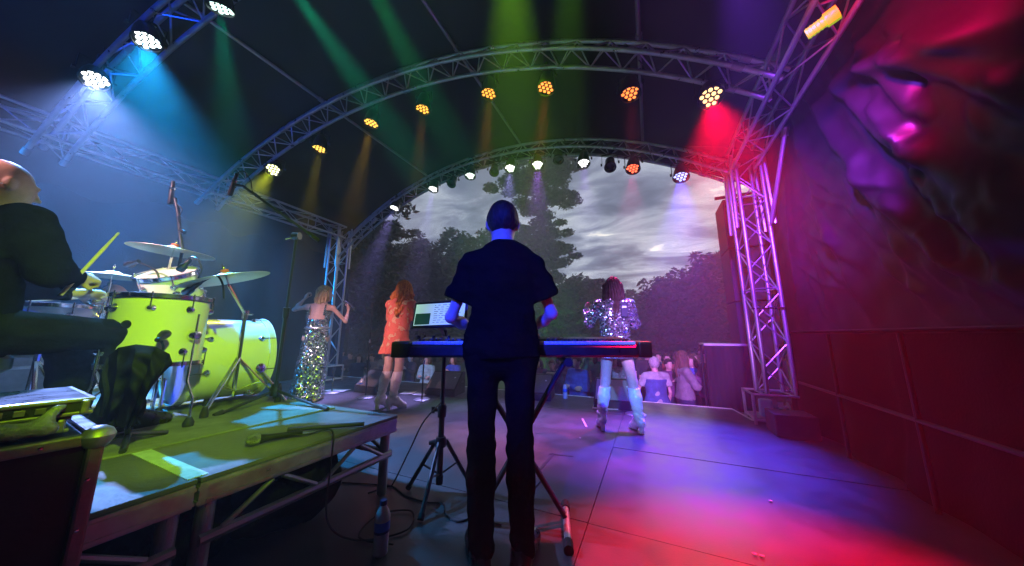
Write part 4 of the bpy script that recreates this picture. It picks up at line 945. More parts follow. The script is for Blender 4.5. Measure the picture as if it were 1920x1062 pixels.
# throne
th = thing('drum_throne', 'round padded drum throne under the drummer', 'stool', DR)
link('seat', lathe_mesh('seat', [(0, .36), (.15, .36), (.17, .38), (.17, .43), (.15, .455), (0, .46)], mat('black_vinyl', (.03, .03, .03), .4, 0, .2, 20), 32), th, Matrix.Translation(DR))
rod('post', DR + Vector((0, 0, .12)), DR + Vector((0, 0, .37)), .016, STEEL, th)
for a in (20, 140, 260): rod('leg', DR + Vector((0, 0, .25)), DR + Vector((.25 * math.cos(math.radians(a)), .25 * math.sin(math.radians(a)), .02)), .010, STEEL, th)
# sticks
WOOD = mat('maple_wood', (.62, .46, .28), .5, 0, .15, 30); STK = lathe_mesh('drumstick', [(0, 0), (.0075, .002), (.0075, .28), (.0045, .375), (.0055, .385), (.004, .398), (0, .40)], WOOD, 12)
hp = atk(143, 522, 1.52); tip = atk(198, 463, 1.62)
tag(link('drumstick', STK, None, M_at(hp - (tip - hp).normalized() * .10, tip - hp)), 'raised wooden drumstick in the drummer\'s right hand', 'drumstick', 'drumsticks')
a = atk(55, 563, 1.85); b = atk(208, 556, 1.95); tag(link('drumstick', STK, None, M_at(a, b - a)), 'pale drumstick lying across the snare drum', 'drumstick', 'drumsticks')

# cymbals and stands
CYM = mat('bronze_cymbal', (.75, .71, .58), .40, .75, .06, 12, rvar=.06)
FELT = mat('orange_felt', (.62, .12, .03), .9, 0, .2, 40)
def cymbal(R): return lathe_mesh('cymbal', [(0, .034), (.012, .036), (.03, .034), (.048, .022), (.056, .016), (R * .6, .008), (R, -.008), (R, -.0095), (R * .6, .0065), (.056, .0145), (.046, .020), (.03, .031), (0, .031)], CYM, 56)
def cstand(label, top, R, tilt, base, legz=RZ + .012, spread=.27, felt=True, boom=None, a0=0.0, tall=.34):
    t = thing('cymbal_stand', label, 'cymbal', base, 0, 'cymbals on stands'); top = Vector(top); base = Vector(base)
    link('cymbal', cymbal(R), t, M_at(top, tilt)); n = Vector(tilt).normalized()
    if felt: link('felt_washer', lathe_mesh('felt_washer', [(.004, .036), (.021, .036), (.021, .056), (.004, .056)], FELT, 18), t, M_at(top, tilt))
    link('wing_nut', lathe_mesh('wing_nut', [(0, .056), (.008, .056), (.009, .07), (.004, .085), (0, .086)], STEEL, 10), t, M_at(top, tilt))
    hub = Vector((base.x, base.y, legz + tall))
    pole_top = top - n * .05 if boom is None else Vector(boom)
    rod('tilter', top + n * .09, top - n * .06, .0045, STEEL, t)
    jn = Vector((base.x, base.y, min(pole_top.z - .1, hub.z + .32)))
    rod('lower_tube', (base.x, base.y, legz + .08), jn, .0135, STEEL, t); rod('upper_tube', jn, pole_top, .0095, STEEL, t)
    link('height_clamp', lathe_mesh('height_clamp', [(0, -.03), (.02, -.03), (.022, .03), (0, .03)], STEEL, 14), t, Matrix.Translation(jn)); rod('clamp_key', jn, jn + Vector((.06, .02, .0)), .006, STEEL, t)
    if boom is not None: rod('boom_arm', Vector(boom), top - n * .05, .009, STEEL, t)
    for k in range(3):
        an = a0 + k * 2 * PI / 3; e = Vector((base.x + spread * math.cos(an), base.y + spread * math.sin(an), legz + .02)); sd_ = Vector((-math.sin(an), math.cos(an), 0)) * .011
        for s in (-1, 1):
            rod('leg', hub + sd_ * s, e + sd_ * s * .6 + Vector((0, 0, .015)), .0055, STEEL, t); rod('leg_brace', Vector((base.x, base.y, legz + .12)) + sd_ * s, (hub * .45 + e * .55) + sd_ * s, .005, STEEL, t)
        link('rubber_foot', lathe_mesh('rubber_foot', [(0, -.02), (.022, -.02), (.022, 0), (.012, .045), (0, .047)], RUB, 12), t, Matrix.Translation(e))
    return t
rb = atz(440, 772, RZ); cstand('thin crash cymbal tilted right on a braced stand before the bass drum', atk(425, 522, 1.95), .225, (-.14, -.30, 1.0), (rb.x - .10, rb.y + .02, RZ), tall=.36, a0=-.9)
cstand('flat crash cymbal above the rack tom, farthest up', atk(325, 471, 2.3), .235, (.05, .05, 1.0), (-3.62, 1.02, RZ), a0=.4)
hh = atk(210, 517, 2.35); cstand('hi-hat cymbals beside the drummer\'s raised stick', hh, .18, (0, .02, 1), (hh.x, hh.y, RZ), felt=False, a0=.2)

# ------------------------------------------------------------------ drum microphones
def boom_mic(label, base, pivot, a, b, micdir, legz, legs, group='microphone stands', legr=.011):
    t = thing('microphone_stand', label, 'stand', base, 0, group); base = Vector(base); pivot = Vector(pivot); a = Vector(a); b = Vector(b)
    rod('lower_tube', (base.x, base.y, legz + .04), base.lerp(pivot, .55) + Vector((0, 0, 0)), .014, BLK, t); rod('upper_tube', base.lerp(pivot, .5), pivot, .010, BLK, t)
    link('height_collar', lathe_mesh('height_collar', [(0, -.04), (.02, -.04), (.022, .04), (0, .04)], BLKP, 14), t, M_at(base.lerp(pivot, .55), pivot - base))
    link('pivot', lathe_mesh('pivot', [(0, -.025), (.028, -.025), (.028, .025), (0, .025)], BLKP, 16), t, M_at(pivot, RT)); rod('pivot_key', pivot, pivot - RT * .08 + Vector((0, 0, -.02)), .008, STEEL, t)
    rod('boom', b, a, .0095, BLK, t); link('counterweight', lathe_mesh('counterweight', [(0, 0), (.014, 0), (.016, .1), (0, .1)], BLKP, 12), t, M_at(b, a - b))
    link('leg_hub', lathe_mesh('leg_hub', [(0, -.04), (.035, -.04), (.042, 0), (.03, .05), (0, .05)], BLKP, 16), t, Matrix.Translation((base.x, base.y, legz + .1)))
    for e in legs:
        rod('leg', (base.x, base.y, legz + .1), Vector(e) + Vector((0, 0, .012)), legr, BLK, t); link('rubber_foot', lathe_mesh('rubber_foot', [(0, -.02), (.016, -.02), (.018, .03), (0, .035)], RUB, 12), t, M_at(Vector(e) + Vector((0, 0, .016)), (base.x - e[0], base.y - e[1], .1)))
    return t
mbp = atz(515, 748, RZ + .04); mbase = Vector((-2.62, 1.42, RZ)); mbase = atk(515, 745, 2.35); mbase.z = RZ
piv = atk(556, 443, 2.3); bA = atk(455, 349, 2.3); bB = atk(598, 452, 2.3)
boom_mic('tall black boom microphone stand reaching over the drum kit', mbase, piv, bA, bB, None, RZ + .008, [atz(407, 782, RZ), atz(610, 771, RZ), atz(500, 722, RZ)])
mh = atk(437, 347, 2.3); md_ = (atk(433, 362, 2.3) - atk(446, 325, 2.3))
PENC = lathe_mesh('pencil_mic', [(0, -.08), (.010, -.08), (.011, -.03), (.013, -.02), (.015, .06), (.014, .075), (0, .078)], BLKP, 14)
t = thing('microphone', 'black overhead microphone at the end of the tall boom', 'microphone', mh, 0, 'drum microphones'); link('body', PENC, t, M_at(mh, md_, scale=1.15)); link('silver_ring', lathe_mesh('silver_ring', [(.0145, -.035), (.0155, -.035), (.0155, -.022), (.0145, -.022)], STEEL, 14), t, M_at(mh, md_, scale=1.15))
rod('clip', mh, bA, .011, BLKP, t)
tube('microphone_lead', smooth_path([atk(446, 324, 2.3), atk(458, 322, 2.3), atk(470, 340, 2.3), atk(473, 358, 2.3), atk(485, 368, 2.3), atk(520, 400, 2.3)], 5), .0035, RUB, t, 6)
m2 = atk(323, 352, 2.4); t = thing('microphone', 'second overhead microphone standing upright above the crash cymbal', 'microphone', m2, 0, 'drum microphones')
d2 = atk(320, 378, 2.4) - atk(325, 342, 2.4); link('body', PENC, t, M_at(atk(322, 362, 2.4), d2, scale=1.2)); link('silver_ring', lathe_mesh('silver_ring', [(.0145, -.035), (.0155, -.035), (.0155, -.022), (.0145, -.022)], STEEL, 14), t, M_at(atk(322, 362, 2.4), d2, scale=1.2))
p2 = [atk(*q, 2.4) for q in ((328, 372), (334, 400), (338, 440), (342, 470))]; tube('stand_arm', smooth_path(p2, 4), .012, BLK, t); rod('arm_clamp', atk(338, 432, 2.4), atk(346, 436, 2.4), .016, BLKP, t)
rod('stand_pole', atk(342, 470, 2.4), (atk(342, 470, 2.4).x, atk(342, 470, 2.4).y, RZ + .02), .011, BLK, t)
tube('microphone_lead', smooth_path([atk(*q, 2.38) for q in ((330, 380), (341, 392), (338, 402), (333, 408), (338, 425))], 4), .004, RUB, t, 6)
def clipmic(label, p, d, arm):
    t = thing('microphone', label, 'microphone', p, 0, 'drum microphones'); link('body', lathe_mesh('clip_body', [(0, -.05), (.012, -.05), (.014, 0), (.022, .015), (.024, .05), (.018, .06), (0, .062)], BLKP, 16), t, M_at(p, d)); tube('gooseneck', smooth_path(arm, 5), .006, BLK, t, 6)
clipmic('clip microphone over the rack tom', atk(348, 496, 2.15), (-.4, -.3, -.8), [atk(352, 488, 2.15), atk(360, 482, 2.15), atk(372, 488, 2.15), atk(378, 505, 2.15), atk(372, 522, 2.15)])
clipmic('clip microphone left of the rack tom on a black arm', atk(250, 494, 2.1), (-.9, -.2, -.25), [atk(256, 492, 2.1), atk(275, 498, 2.1), atk(292, 508, 2.1), atk(298, 520, 2.1)])
clipmic('clip microphone above the floor tom under the tilted crash', atk(362, 540, 1.9), (-.6, -.4, -.7), [atk(372, 534, 1.9), atk(392, 522, 1.9), atk(408, 518, 1.9), atk(418, 535, 1.9), atk(420, 560, 1.9)])
clipmic('blue lit clip microphone low on the floor tom', atk(303, 632, 1.62), (-.5, .3, .2), [atk(303, 640, 1.62), atk(306, 650, 1.64), atk(304, 662, 1.66)])
# kick pedal
kp = Vector((BD.x, BD.y - .36, RZ + .012)); t = thing('kick_pedal', 'kick drum pedal with a round green lit beater', 'pedal', kp)
link('footboard', box_mesh('footboard', (.09, .27, .012), STEEL, .004), t, Matrix.Translation(kp + Vector((0, -.1, .05))) @ Matrix.Rotation(.25, 4, 'X')); link('base_plate', box_mesh('base_plate', (.13, .3, .008), BLK, .002), t, Matrix.Translation(kp + Vector((0, -.08, .006))))
for s in (-1, 1): rod('post', kp + Vector((s * .06, .06, 0)), kp + Vector((s * .06, .06, .22)), .009, STEEL, t)
rod('axle', kp + Vector((-.07, .06, .22)), kp + Vector((.07, .06, .22)), .007, STEEL, t); rod('beater_rod', kp + Vector((0, .06, .22)), kp + Vector((0, .03, .40)), .004, STEEL, t)
link('beater', lathe_mesh('beater', [(0, -.03), (.02, -.025), (.026, 0), (.02, .025), (0, .03)], HEADM, 14), t, M_at(kp + Vector((0, .03, .40)), (0, 1, 0)))

# ------------------------------------------------------------------ black cloth bag hung before the floor tom
BAGM = cloth('black_nylon', (.016, .017, .015), .3, .5, bump=.15)
bt = thing('hanging_bag', 'black nylon bag slung over a low stand before the floor tom', 'bag', atz(235, 832, RZ))
kb_ = 1.42
A = lambda px, py, k=kb_: tuple(atk(px, py, k))
TOPL = [(203, 668), (222, 652), (255, 646), (292, 650), (318, 664), (324, 682)]; BOTL = [(160, 792), (186, 818), (215, 796), (238, 806), (256, 790), (268, 760)]
def lerp_pl(pl, t): x = t * (len(pl) - 1); i = min(int(x), len(pl) - 2); f = x - i; f = f * f * (3 - 2 * f); return (pl[i][0] + (pl[i + 1][0] - pl[i][0]) * f, pl[i][1] + (pl[i + 1][1] - pl[i][1]) * f)
def bagfn(u, w):
    front = u < .5; t = 2 * u if front else 2 - 2 * u
    a_, b_ = lerp_pl(TOPL, t), lerp_pl(BOTL, t); sw_ = w + .06 * math.sin(w * PI) * math.sin(t * 9)
    px, py = a_[0] + (b_[0] - a_[0]) * sw_ + (10 * math.sin(w * PI) * (t - .6) * -2), a_[1] + (b_[1] - a_[1]) * sw_
    rnd = math.sin(min(1, max(0, t)) * PI) ** .5; bul = (.05 + .09 * math.sin(min(1, w * 1.1 + .05) * PI) ** .8) * rnd
    pl_ = .022 * math.sin(t * 31 + 2.2 * math.sin(w * 3 + t * 4)) * (.25 + w) * rnd + .012 * math.sin(w * 15 + t * 12) * (1 - w) * rnd + .008 * math.sin(w * 26 - t * 17) * rnd
    return tuple(atk(px, py, kb_ - (bul + pl_ if front else -bul * .7)))
me = grid_mesh('bag_cloth', bagfn, 120, 50, BAGM); bm = bmesh.new(); bm.from_mesh(me); bmesh.ops.remove_doubles(bm, verts=bm.verts[:], dist=.0015); bmesh.ops.holes_fill(bm, edges=bm.edges[:], sides=0); link('cloth', bm_done('bag_cloth', bm, BAGM, True, 60), bt)
p0 = Vector(A(240, 790)); p1 = atz(236, 835, RZ + .01)
rod('stand_post', p0, p1 + Vector((0, 0, .03)), .010, BLK, bt)
for dx, dy in ((.16, -.05), (-.12, -.12), (-.05, .15)): rod('stand_leg', p1 + Vector((0, 0, .05)), p1 + Vector((dx, dy, .012)), .012, BLK, bt)
tube('carry_strap', smooth_path([Vector(A(205, 672, 1.40)), Vector(A(196, 700, 1.36)), Vector(A(200, 740, 1.33)), Vector(A(190, 780, 1.36))], 4), .009, BAGM, bt, 6)

# ------------------------------------------------------------------ things on the riser edge
t = thing('microphone', 'black microphone lying on the riser edge with its lead', 'microphone', atz(500, 822, RZ), 0, 'microphones')
m0 = atz(482, 824, RZ + .03); m1 = atz(560, 812, RZ + .02); link('handle', MICB, t, M_at(m0 + (m1 - m0).normalized() * .02, m0 - m1)); link('grille', MICH, t, M_at(m0 + (m1 - m0).normalized() * .02, m0 - m1))
lead = [m0.lerp(m1, .75), atz(575, 815, RZ + .01), atz(610, 806, RZ + .01), Vector((-1.575, 1.16, RZ + .01)), Vector((-1.55, 1.14, .3)), Vector((-1.50, 1.12, .1)), Vector((-1.38, 1.2, .012)), Vector((-1.22, 1.36, .012)), Vector((-1.32, 1.5, .012)), Vector((-1.46, 1.40, .012)), Vector((-1.40, 1.22, .012)), Vector((-1.2, 1.25, .012))]
tube('lead', smooth_path(lead, 6), .0045, RUB, t, 6)
b0 = atz(540, 806, RZ + .015); b1_ = atz(683, 795, RZ + .015)
tag(rod('short_bar', b0, b1_, .012, BLK), 'short black bar lying along the riser edge', 'bar')
# ------------------------------------------------------------------ keyboard, its stand and the music screen
kc = atk(976, 640, 1.72); KBC = Vector((kc.x, kc.y, 0)); MK = Matrix.Translation((KBC.x, KBC.y, 0)) @ Matrix.Rotation(YAW, 4, 'Z')
def kx(px, k=1.60): return (px - 976) * k / FPX
keyb = thing('keyboard', 'long black stage keyboard with blue lit keys', 'keyboard', KBC, YAW)
KZ0, KZ1 = .892, .962
x0, x1 = kx(736), kx(1217)
bm = bmesh.new(); prof = [(-.15, KZ0 + .012), (-.138, KZ0), (.15, KZ0), (.165, KZ0 + .02), (.165, KZ1 + .028), (.13, KZ1 + .034), (.04, KZ1 + .022), (.03, KZ1 - .005), (-.132, KZ1 - .005), (-.15, KZ1 - .018)]
for xa, xb in ((x0 + .10, x1 - .075),):
    ra = [bm.verts.new((xa, y, z)) for y, z in prof]; rb_ = [bm.verts.new((xb, y, z)) for y, z in prof]
    for i in range(len(prof)): bm.faces.new((ra[i], ra[(i + 1) % len(prof)], rb_[(i + 1) % len(prof)], rb_[i]))
    bm.faces.new(ra[::-1]); bm.faces.new(rb_)
link('case', bm_done('case', bm, BLKP), keyb, MK)
for xa, xb, cut in ((x0, x0 + .10, -1), (x1 - .075, x1, 1)):
    bm = bmesh.new(); add_box(bm, ((xa + xb) / 2, .005, (KZ0 + KZ1) / 2 + .005), (xb - xa - .002, .315, KZ1 - KZ0 + .015), None, .012); link('end_cheek', bm_done('end_cheek', bm, BLKP), keyb, MK)
WK = mat('white_key', (.78, .78, .76), .25, 0, .03, 20); BK = mat('black_key', (.02, .02, .022), .3, 0, 0)
wkm = box_mesh('white_key_shape', (.0205, .148, .016), WK, .002); bkm = box_mesh('black_key_shape', (.0105, .092, .014), BK, .002)
nk = 52; kw = (x1 - .08 - (x0 + .105)) / nk
for i in range(nk):
    xk = x0 + .105 + kw * (i + .5); link('white_key', wkm, keyb, MK @ Matrix.Translation((xk, -.058, KZ1 + .004)) @ Matrix.Diagonal((kw * .955 / .0205, 1, 1, 1)))
    if i % 7 in (0, 1, 3, 4, 5) and i < nk - 1: link('black_key', bkm, keyb, MK @ Matrix.Translation((xk + kw / 2, -.028, KZ1 + .018)))
for i in range(4): link('button', box_mesh('button', (.016, .010, .005), WHT, .001), keyb, MK @ Matrix.Translation((kx(1036) + .024 * i, .06, KZ1 + .030)))
for i in range(3): link('knob', lathe_mesh('knob', [(0, 0), (.011, 0), (.010, .02), (0, .022)], BLKP, 12), keyb, MK @ Matrix.Translation((kx(764) + .09 * i, .06, KZ1 + .022)))
# X stand
xst = thing('keyboard_stand', 'black folding X keyboard stand', 'stand', KBC, YAW)
def kl(px, py, k): return atk(px, py, k)
fA = atz(1066, 1028, .02); fB = atz(1060, 948, .02); fC = atz(888, 1018, .02); fD = atz(960, 985, .02)
topR = MK @ Vector((kx(1062), -.10, KZ0 - .025)); topL = MK @ Vector((kx(880), -.10, KZ0 - .025)); topR2 = topR + (MK.to_3x3() @ Vector((0, .24, 0))); topL2 = topL + (MK.to_3x3() @ Vector((0, .24, 0)))
footR = (fA + fB) / 2; footL = Vector((fC.x, fC.y, .02)) + (MK.to_3x3() @ Vector((0, .15, 0)))
for a, b in ((topR, footL), (topL, footR)):
    for o in (-.016, .016):
        off = MK.to_3x3() @ Vector((0, o + .05, 0)); tm = a + off
        tube('leg_tube', [a + off, b + off + Vector((0, 0, .01))], .0125, BLK, xst)
rod('pivot_bolt', (topR + footL) / 2 + (MK.to_3x3() @ Vector((0, .0, 0))), (topR + footL) / 2 + (MK.to_3x3() @ Vector((0, .1, 0))), .03, BLK, xst, 16)
for a, b in ((fA, fB), (footL - (MK.to_3x3() @ Vector((0, .18, 0))), footL + (MK.to_3x3() @ Vector((0, .2, 0))))):
    rod('floor_bar', a, b, .019, ALU_D, xst, 12)
    for e in (a, b):
        d = (b - a).normalized() * (.04 if e is a else -.04); rod('rubber_cap', e - d * .5, e + d, .024, RUB, xst, 12)
for a in (topR, topL):
    q = MK.to_3x3() @ Vector((0, 1, 0)); rod('support_arm', a - q * .02, a + q * .27, .016, BLK, xst, 12)
    rod('rubber_cap', a - q * .05, a - q * .018, .023, RUB, xst, 14)
# tripod music stand with a screen
TP = atz(823, 925, 0); tri = thing('tripod_stand', 'black tripod stand left of the keyboard player, holding the screen', 'stand', TP)
ptop = Vector((TP.x, TP.y, 1.04)); rod('lower_tube', TP + Vector((0, 0, .10)), TP + Vector((0, 0, .52)), .019, BLK, tri, 12); rod('upper_tube', TP + Vector((0, 0, .5)), ptop, .0145, BLK, tri, 12)
link('clamp_collar', lathe_mesh('clamp_collar', [(0, -.035), (.028, -.035), (.03, .03), (.022, .045), (0, .045)], BLKP, 16), tri, Matrix.Translation(TP + Vector((0, 0, .50)))); rod('clamp_knob', TP + Vector((0, 0, .51)), TP + Vector((0, 0, .51)) - RT * .065, .012, BLKP, tri, 10); rod('knob_grip', TP + Vector((0, 0, .51)) - RT * .06 - Vector((0, 0, .02)), TP + Vector((0, 0, .51)) - RT * .06 + Vector((0, 0, .02)), .012, BLKP, tri)
link('leg_hub', lathe_mesh('leg_hub', [(0, -.03), (.035, -.03), (.04, .0), (.03, .03), (0, .03)], BLKP, 16), tri, Matrix.Translation(TP + Vector((0, 0, .31)))); rod('leg_bolt', TP + Vector((-.07, -.03, .30)), TP + Vector((-.0, 0, .32)), .014, BLKP, tri)
link('tube_foot', lathe_mesh('tube_foot', [(0, 0), (.022, 0), (.024, .05), (0, .05)], RUB, 14), tri, Matrix.Translation(TP + Vector((0, 0, .055))))
for px, py in ((766, 914), (789, 972), (880, 905)):
    e = atz(px, py, .02); h0 = TP + Vector((0, 0, .31)) + (e - TP).normalized() * .035
    rod('leg', h0, e, .0135, BLK, tri, 8); rod('leg_brace', TP + Vector((0, 0, .11)), h0.lerp(e, .5), .006, BLK, tri, 6); rod('rubber_foot', e.lerp(h0, .05), e - (h0 - e).normalized() * .008, .018, RUB, tri, 10)
scr = thing('music_screen', 'tablet screen showing a pale page of music, on the tripod', 'screen', ptop)
sc0 = atk(770, 616, 1.80); sc1 = atk(873, 612, 1.72); sw = (sc1 - sc0).length; sx = (sc1 - sc0).normalized(); szv = (Vector((0, 0, 1)) + FW * .28).normalized(); sn_ = szv.cross(sx).normalized(); szv = sx.cross(sn_).normalized(); 
MS = Matrix(((sx.x, sn_.x, szv.x, sc0.x), (sx.y, sn_.y, szv.y, sc0.y), (sx.z, sn_.z, szv.z, sc0.z), (0, 0, 0, 1)))
sh = .165; link('bezel', box_mesh('bezel', (sw, .012, sh), BLKP, .004, (sw / 2, .008, sh / 2)), scr, MS)
PAGE = mat('lit_page', (.4, .6, .62), .4, emis=(.45, .72, .76), estr=.62, var=0); PAGE.cycles.emission_sampling = 'NONE'
link('page', box_mesh('page', (sw - .03, .003, sh - .03), PAGE, .0, (sw / 2, -.0005, sh / 2)), scr, MS)
INK = mat('screen_ink', (.02, .05, .06), .5, emis=(.06, .12, .13), estr=.5, var=0); INK.cycles.emission_sampling = 'NONE'
bm = bmesh.new(); rs = random.Random(3)
for r_ in range(9):
    xk = sw * .40
    while xk < sw - .05:
        l = rs.uniform(.008, .03); add_box(bm, (xk + l / 2, -.0035, .03 + r_ * .0135), (l, .001, .0028)); xk += l + rs.uniform(.004, .016)
link('text_lines', bm_done('text_lines', bm, INK), scr, MS); scr.children[-1]['kind'] = 'stuff'
link('dark_pane', box_mesh('dark_pane', (sw * .28, .003, sh * .42), mat('dark_screen', (.01, .05, .02), .4, emis=(.01, .07, .03), estr=.5, var=0), 0, (sw * .2, -.0025, sh * .33)), scr, MS)
rod('bracket', ptop - Vector((0, 0, .06)), MS @ Vector((sw * .5, .02, .03)), .012, BLK, scr)
# cable from the tripod clamp and floor cables
def cable(label, pts, r=.0045, n=8): return tag(tube('cable', smooth_path(pts, n), r, RUB, None, 6), label, 'cable', 'floor cables')
Z0 = .006
cable('thin cable hanging from the tripod clamp down to the riser leg', [TP + Vector((.01, -.03, .56)), atk(795, 790, 1.75), atk(770, 840, 1.75), atz(738, 905, .06), atz(728, 912, Z0), atz(690, 925, Z0)])
cable('cable looping on the floor beneath the tripod', [atz(642, 905, Z0), atz(690, 908, Z0), atz(735, 912, Z0), atz(760, 930, Z0), atz(800, 942, Z0), atz(830, 945, Z0), atz(836, 965, Z0), atz(858, 978, Z0), atz(890, 972, Z0), atz(940, 985, Z0)])
cable('cable coiled round the foot of the X stand', [atz(1003, 915, Z0), atz(1015, 898, Z0), atz(1012, 880, Z0), atz(1000, 878, Z0), atz(985, 960, Z0), atz(1000, 1000, Z0)], .004)

# ------------------------------------------------------------------ bottles
CLR = mat('clear_plastic', (.9, .93, 1), .12, 0, 0, trans=.55, ior=1.25); WAT = mat('water', (.9, .95, 1), .02, 0, 0, trans=1.0, ior=1.33); BLUEL = mat('blue_label', (.02, .12, .55), .4, 0, .1, 60); CAPM = mat('dark_blue_cap', (.015, .03, .12), .4, 0, .1)
BOT = [(0, .004), (.022, .0), (.030, .004), (.0325, .012), (.0315, .05), (.033, .06), (.0315, .07), (.033, .08), (.0325, .10), (.0335, .145), (.0325, .16), (.025, .18), (.0145, .196), (.0135, .203)]
def bottle(label, p, s=1.0, lab=True):
    t = thing('water_bottle', label, 'bottle', p, 0, 'water bottles'); M = Matrix.Translation(p) @ Matrix.Scale(s, 4)
    link('plastic', lathe_mesh('plastic', BOT + [(.0125, .203), (.0135, .196), (.024, .179), (.0312, .159), (.0310, .10), (.0305, .012), (.021, .0025), (0, .006)], CLR, 24), t, M)
    link('cap', lathe_mesh('cap', [(0, .222), (.014, .221), (.0152, .217), (.0152, .202), (0, .202)], CAPM, 18), t, M)
    if lab: link('label_band', lathe_mesh('label_band', [(.0342, .098), (.0342, .140)], BLUEL, 28), t, M); link('label_edge', lathe_mesh('label_edge', [(.0345, .094), (.0345, .104)], CAPM, 28), t, M)
    link('water', lathe_mesh('water', [(0, .0075), (.019, .0045), (.0290, .0125), (.0295, .115), (0, .115)], WAT, 20), t, M)
bottle('water bottle with blue label standing alone in the foreground', atz(713, 1040, 0), 1.04)
bottle('small water bottle by the left monitor wedge', atz(677, 735, 0), 1.15); bottle('small water bottle beside the middle monitor wedge', atz(816, 735, 0), 1.1, False); bottle('small water bottle right of the grey monitor wedge', atz(1060, 748, 0), 1.1); bottle('small water bottle between the boots of the ginger singer', atz(737, 728, 0), 1.0, False)

# ------------------------------------------------------------------ monitor wedges
def wedge(label, p, rz, w=.58, m=None, d=.42, h=.36):
    t = thing('monitor_wedge', label, 'speaker', p, rz, 'floor monitor wedges'); M = Matrix.Translation(p) @ Matrix.Rotation(rz, 4, 'Z')
    bm = bmesh.new(); pf = [(-d / 2, .0), (d / 2, .0), (d / 2, h), (d / 2 - .10, h), (-d / 2, .10)]
    a = [bm.verts.new((-w / 2, y, z)) for y, z in pf]; b = [bm.verts.new((w / 2, y, z)) for y, z in pf]
    for i in range(5): bm.faces.new((a[i], a[(i + 1) % 5], b[(i + 1) % 5], b[i]))
    bm.faces.new(a[::-1]); bm.faces.new(b); bmesh.ops.bevel(bm, geom=bm.edges[:], offset=.008, segments=2, affect='EDGES')
    link('cabinet', bm_done('cabinet', bm, DARKBLK), t, M)
    v = Vector((0, d - .10, h - .10)); L = v.length; Rm = Matrix.Rotation(math.atan2(v.z, v.y), 4, 'X')
    link('grille', box_mesh('grille', (w - .05, L - .05, .012), m or mat('grey_grille', (.16, .15, .15), .55, .2, .15, 60, .5, 420), .004), t, M @ Matrix.Translation((0, -.05, (h + .10) / 2)) @ Rm @ Matrix.Translation((0, 0, .006)))
    link('badge', lathe_mesh('wedge_badge', [(0, 0), (.022, 0), (.022, .004), (0, .005)], WHT, 16), t, M @ Matrix.Translation((w * .33, .0, (h + .10) / 2 + .035)) @ Rm @ Matrix.Translation((0, 0, .012)))
    for s in (-1, 1): link('handle', box_mesh('handle', (.006, .12, .03), BLKP, .002), t, M @ Matrix.Translation((s * (w / 2 + .002), .08, .2)))
wedge('dark monitor wedge at the left, behind the ginger singer', Vector((-4.62, 4.12, 0)), math.radians(-4)); wedge('grey monitor wedge left of the keyboard player', Vector((-3.3, 4.45, 0)), math.radians(10), .56)
wedge('grey monitor wedge right of the keyboard player\'s legs', Vector((-1.78, 4.78, 0)), math.radians(8), .60); wedge('red lit monitor wedge before the dark haired singer', Vector((-.53, 4.72, 0)), math.radians(2), .54, mat('pale_grille', (.34, .30, .30), .55, .1, .15, 60, .4, 420))
# round base stands
def rstand(label, p, h=1.45, mic=True):
    t = thing('microphone_stand', label, 'stand', p, 0, 'round base microphone stands')
    link('base', lathe_mesh('round_base', [(0, 0), (.125, 0), (.128, .008), (.115, .016), (.02, .022), (.016, .04), (0, .04)], ALU_D, 32), t, Matrix.Translation(p)); rod('lower_tube', p + Vector((0, 0, .03)), p + Vector((0, 0, h * .6)), .011, BLK, t); rod('upper_tube', p + Vector((0, 0, h * .58)), p + Vector((0, 0, h)), .008, BLK, t)
    link('collar', lathe_mesh('stand_collar', [(0, -.03), (.016, -.03), (.018, .03), (0, .03)], STEEL, 12), t, Matrix.Translation(p + Vector((0, 0, h * .6))))
    link('mic_clip', lathe_mesh('mic_clip', [(0, -.03), (.018, -.03), (.02, .03), (0, .035)], BLKP, 12), t, Matrix.Translation(p + Vector((0, 0, h + .02))))
rstand('round base microphone stand left of the ginger singer', atz(685, 746, 0), 1.5); rstand('round base microphone stand behind the tripod stand', atz(791, 750, 0), .95); rstand('round base microphone stand behind the right white boot', atz(1192, 778, 0), .9)
rstand('round base microphone stand beside the sequin gown', atz(622, 737, 0), .38)
PAP = mat('paper', (.75, .74, .72), .7, 0, .05, 20)
def sheet(label, p, rz, w=.3, h=.21):
    bm = bmesh.new(); bmesh.ops.create_grid(bm, x_segments=6, y_segments=4, size=.5)
    for v in bm.verts: v.co = Vector((v.co.x * w, v.co.y * h, .004 + .006 * max(0, v.co.x) ** 2 * 4))
    bmesh.ops.solidify(bm, geom=bm.faces[:], thickness=.0015)
    tag(link('set_list', bm_done('set_list', bm, PAP), None, Matrix.Translation(p + Vector((0, 0, .004))) @ Matrix.Rotation(rz, 4, 'Z')), label, 'paper', 'papers on the stage floor')
sheet('white set list sheet between the white boots', atz(1135, 765, 0), .1, .34, .24); sheet('white sheet on the floor right of the gown hem', atz(632, 733, 0), .2, .42, .22); sheet('white sheet behind the tripod stand, left of two', atz(765, 738, 0), .3, .24, .2); sheet('white sheet behind the tripod stand, right of two', atz(790, 740, 0), .2, .26, .2)
tag(link('snack_box', box_mesh('snack_box', (.07, .05, .085), mat('orange_card', (.6, .16, .08), .6, 0, .1), .003), None, Matrix.Translation(atz(826, 737, 0) + Vector((0, 0, .043)))), 'small orange box beside the bottle and wedge', 'box')
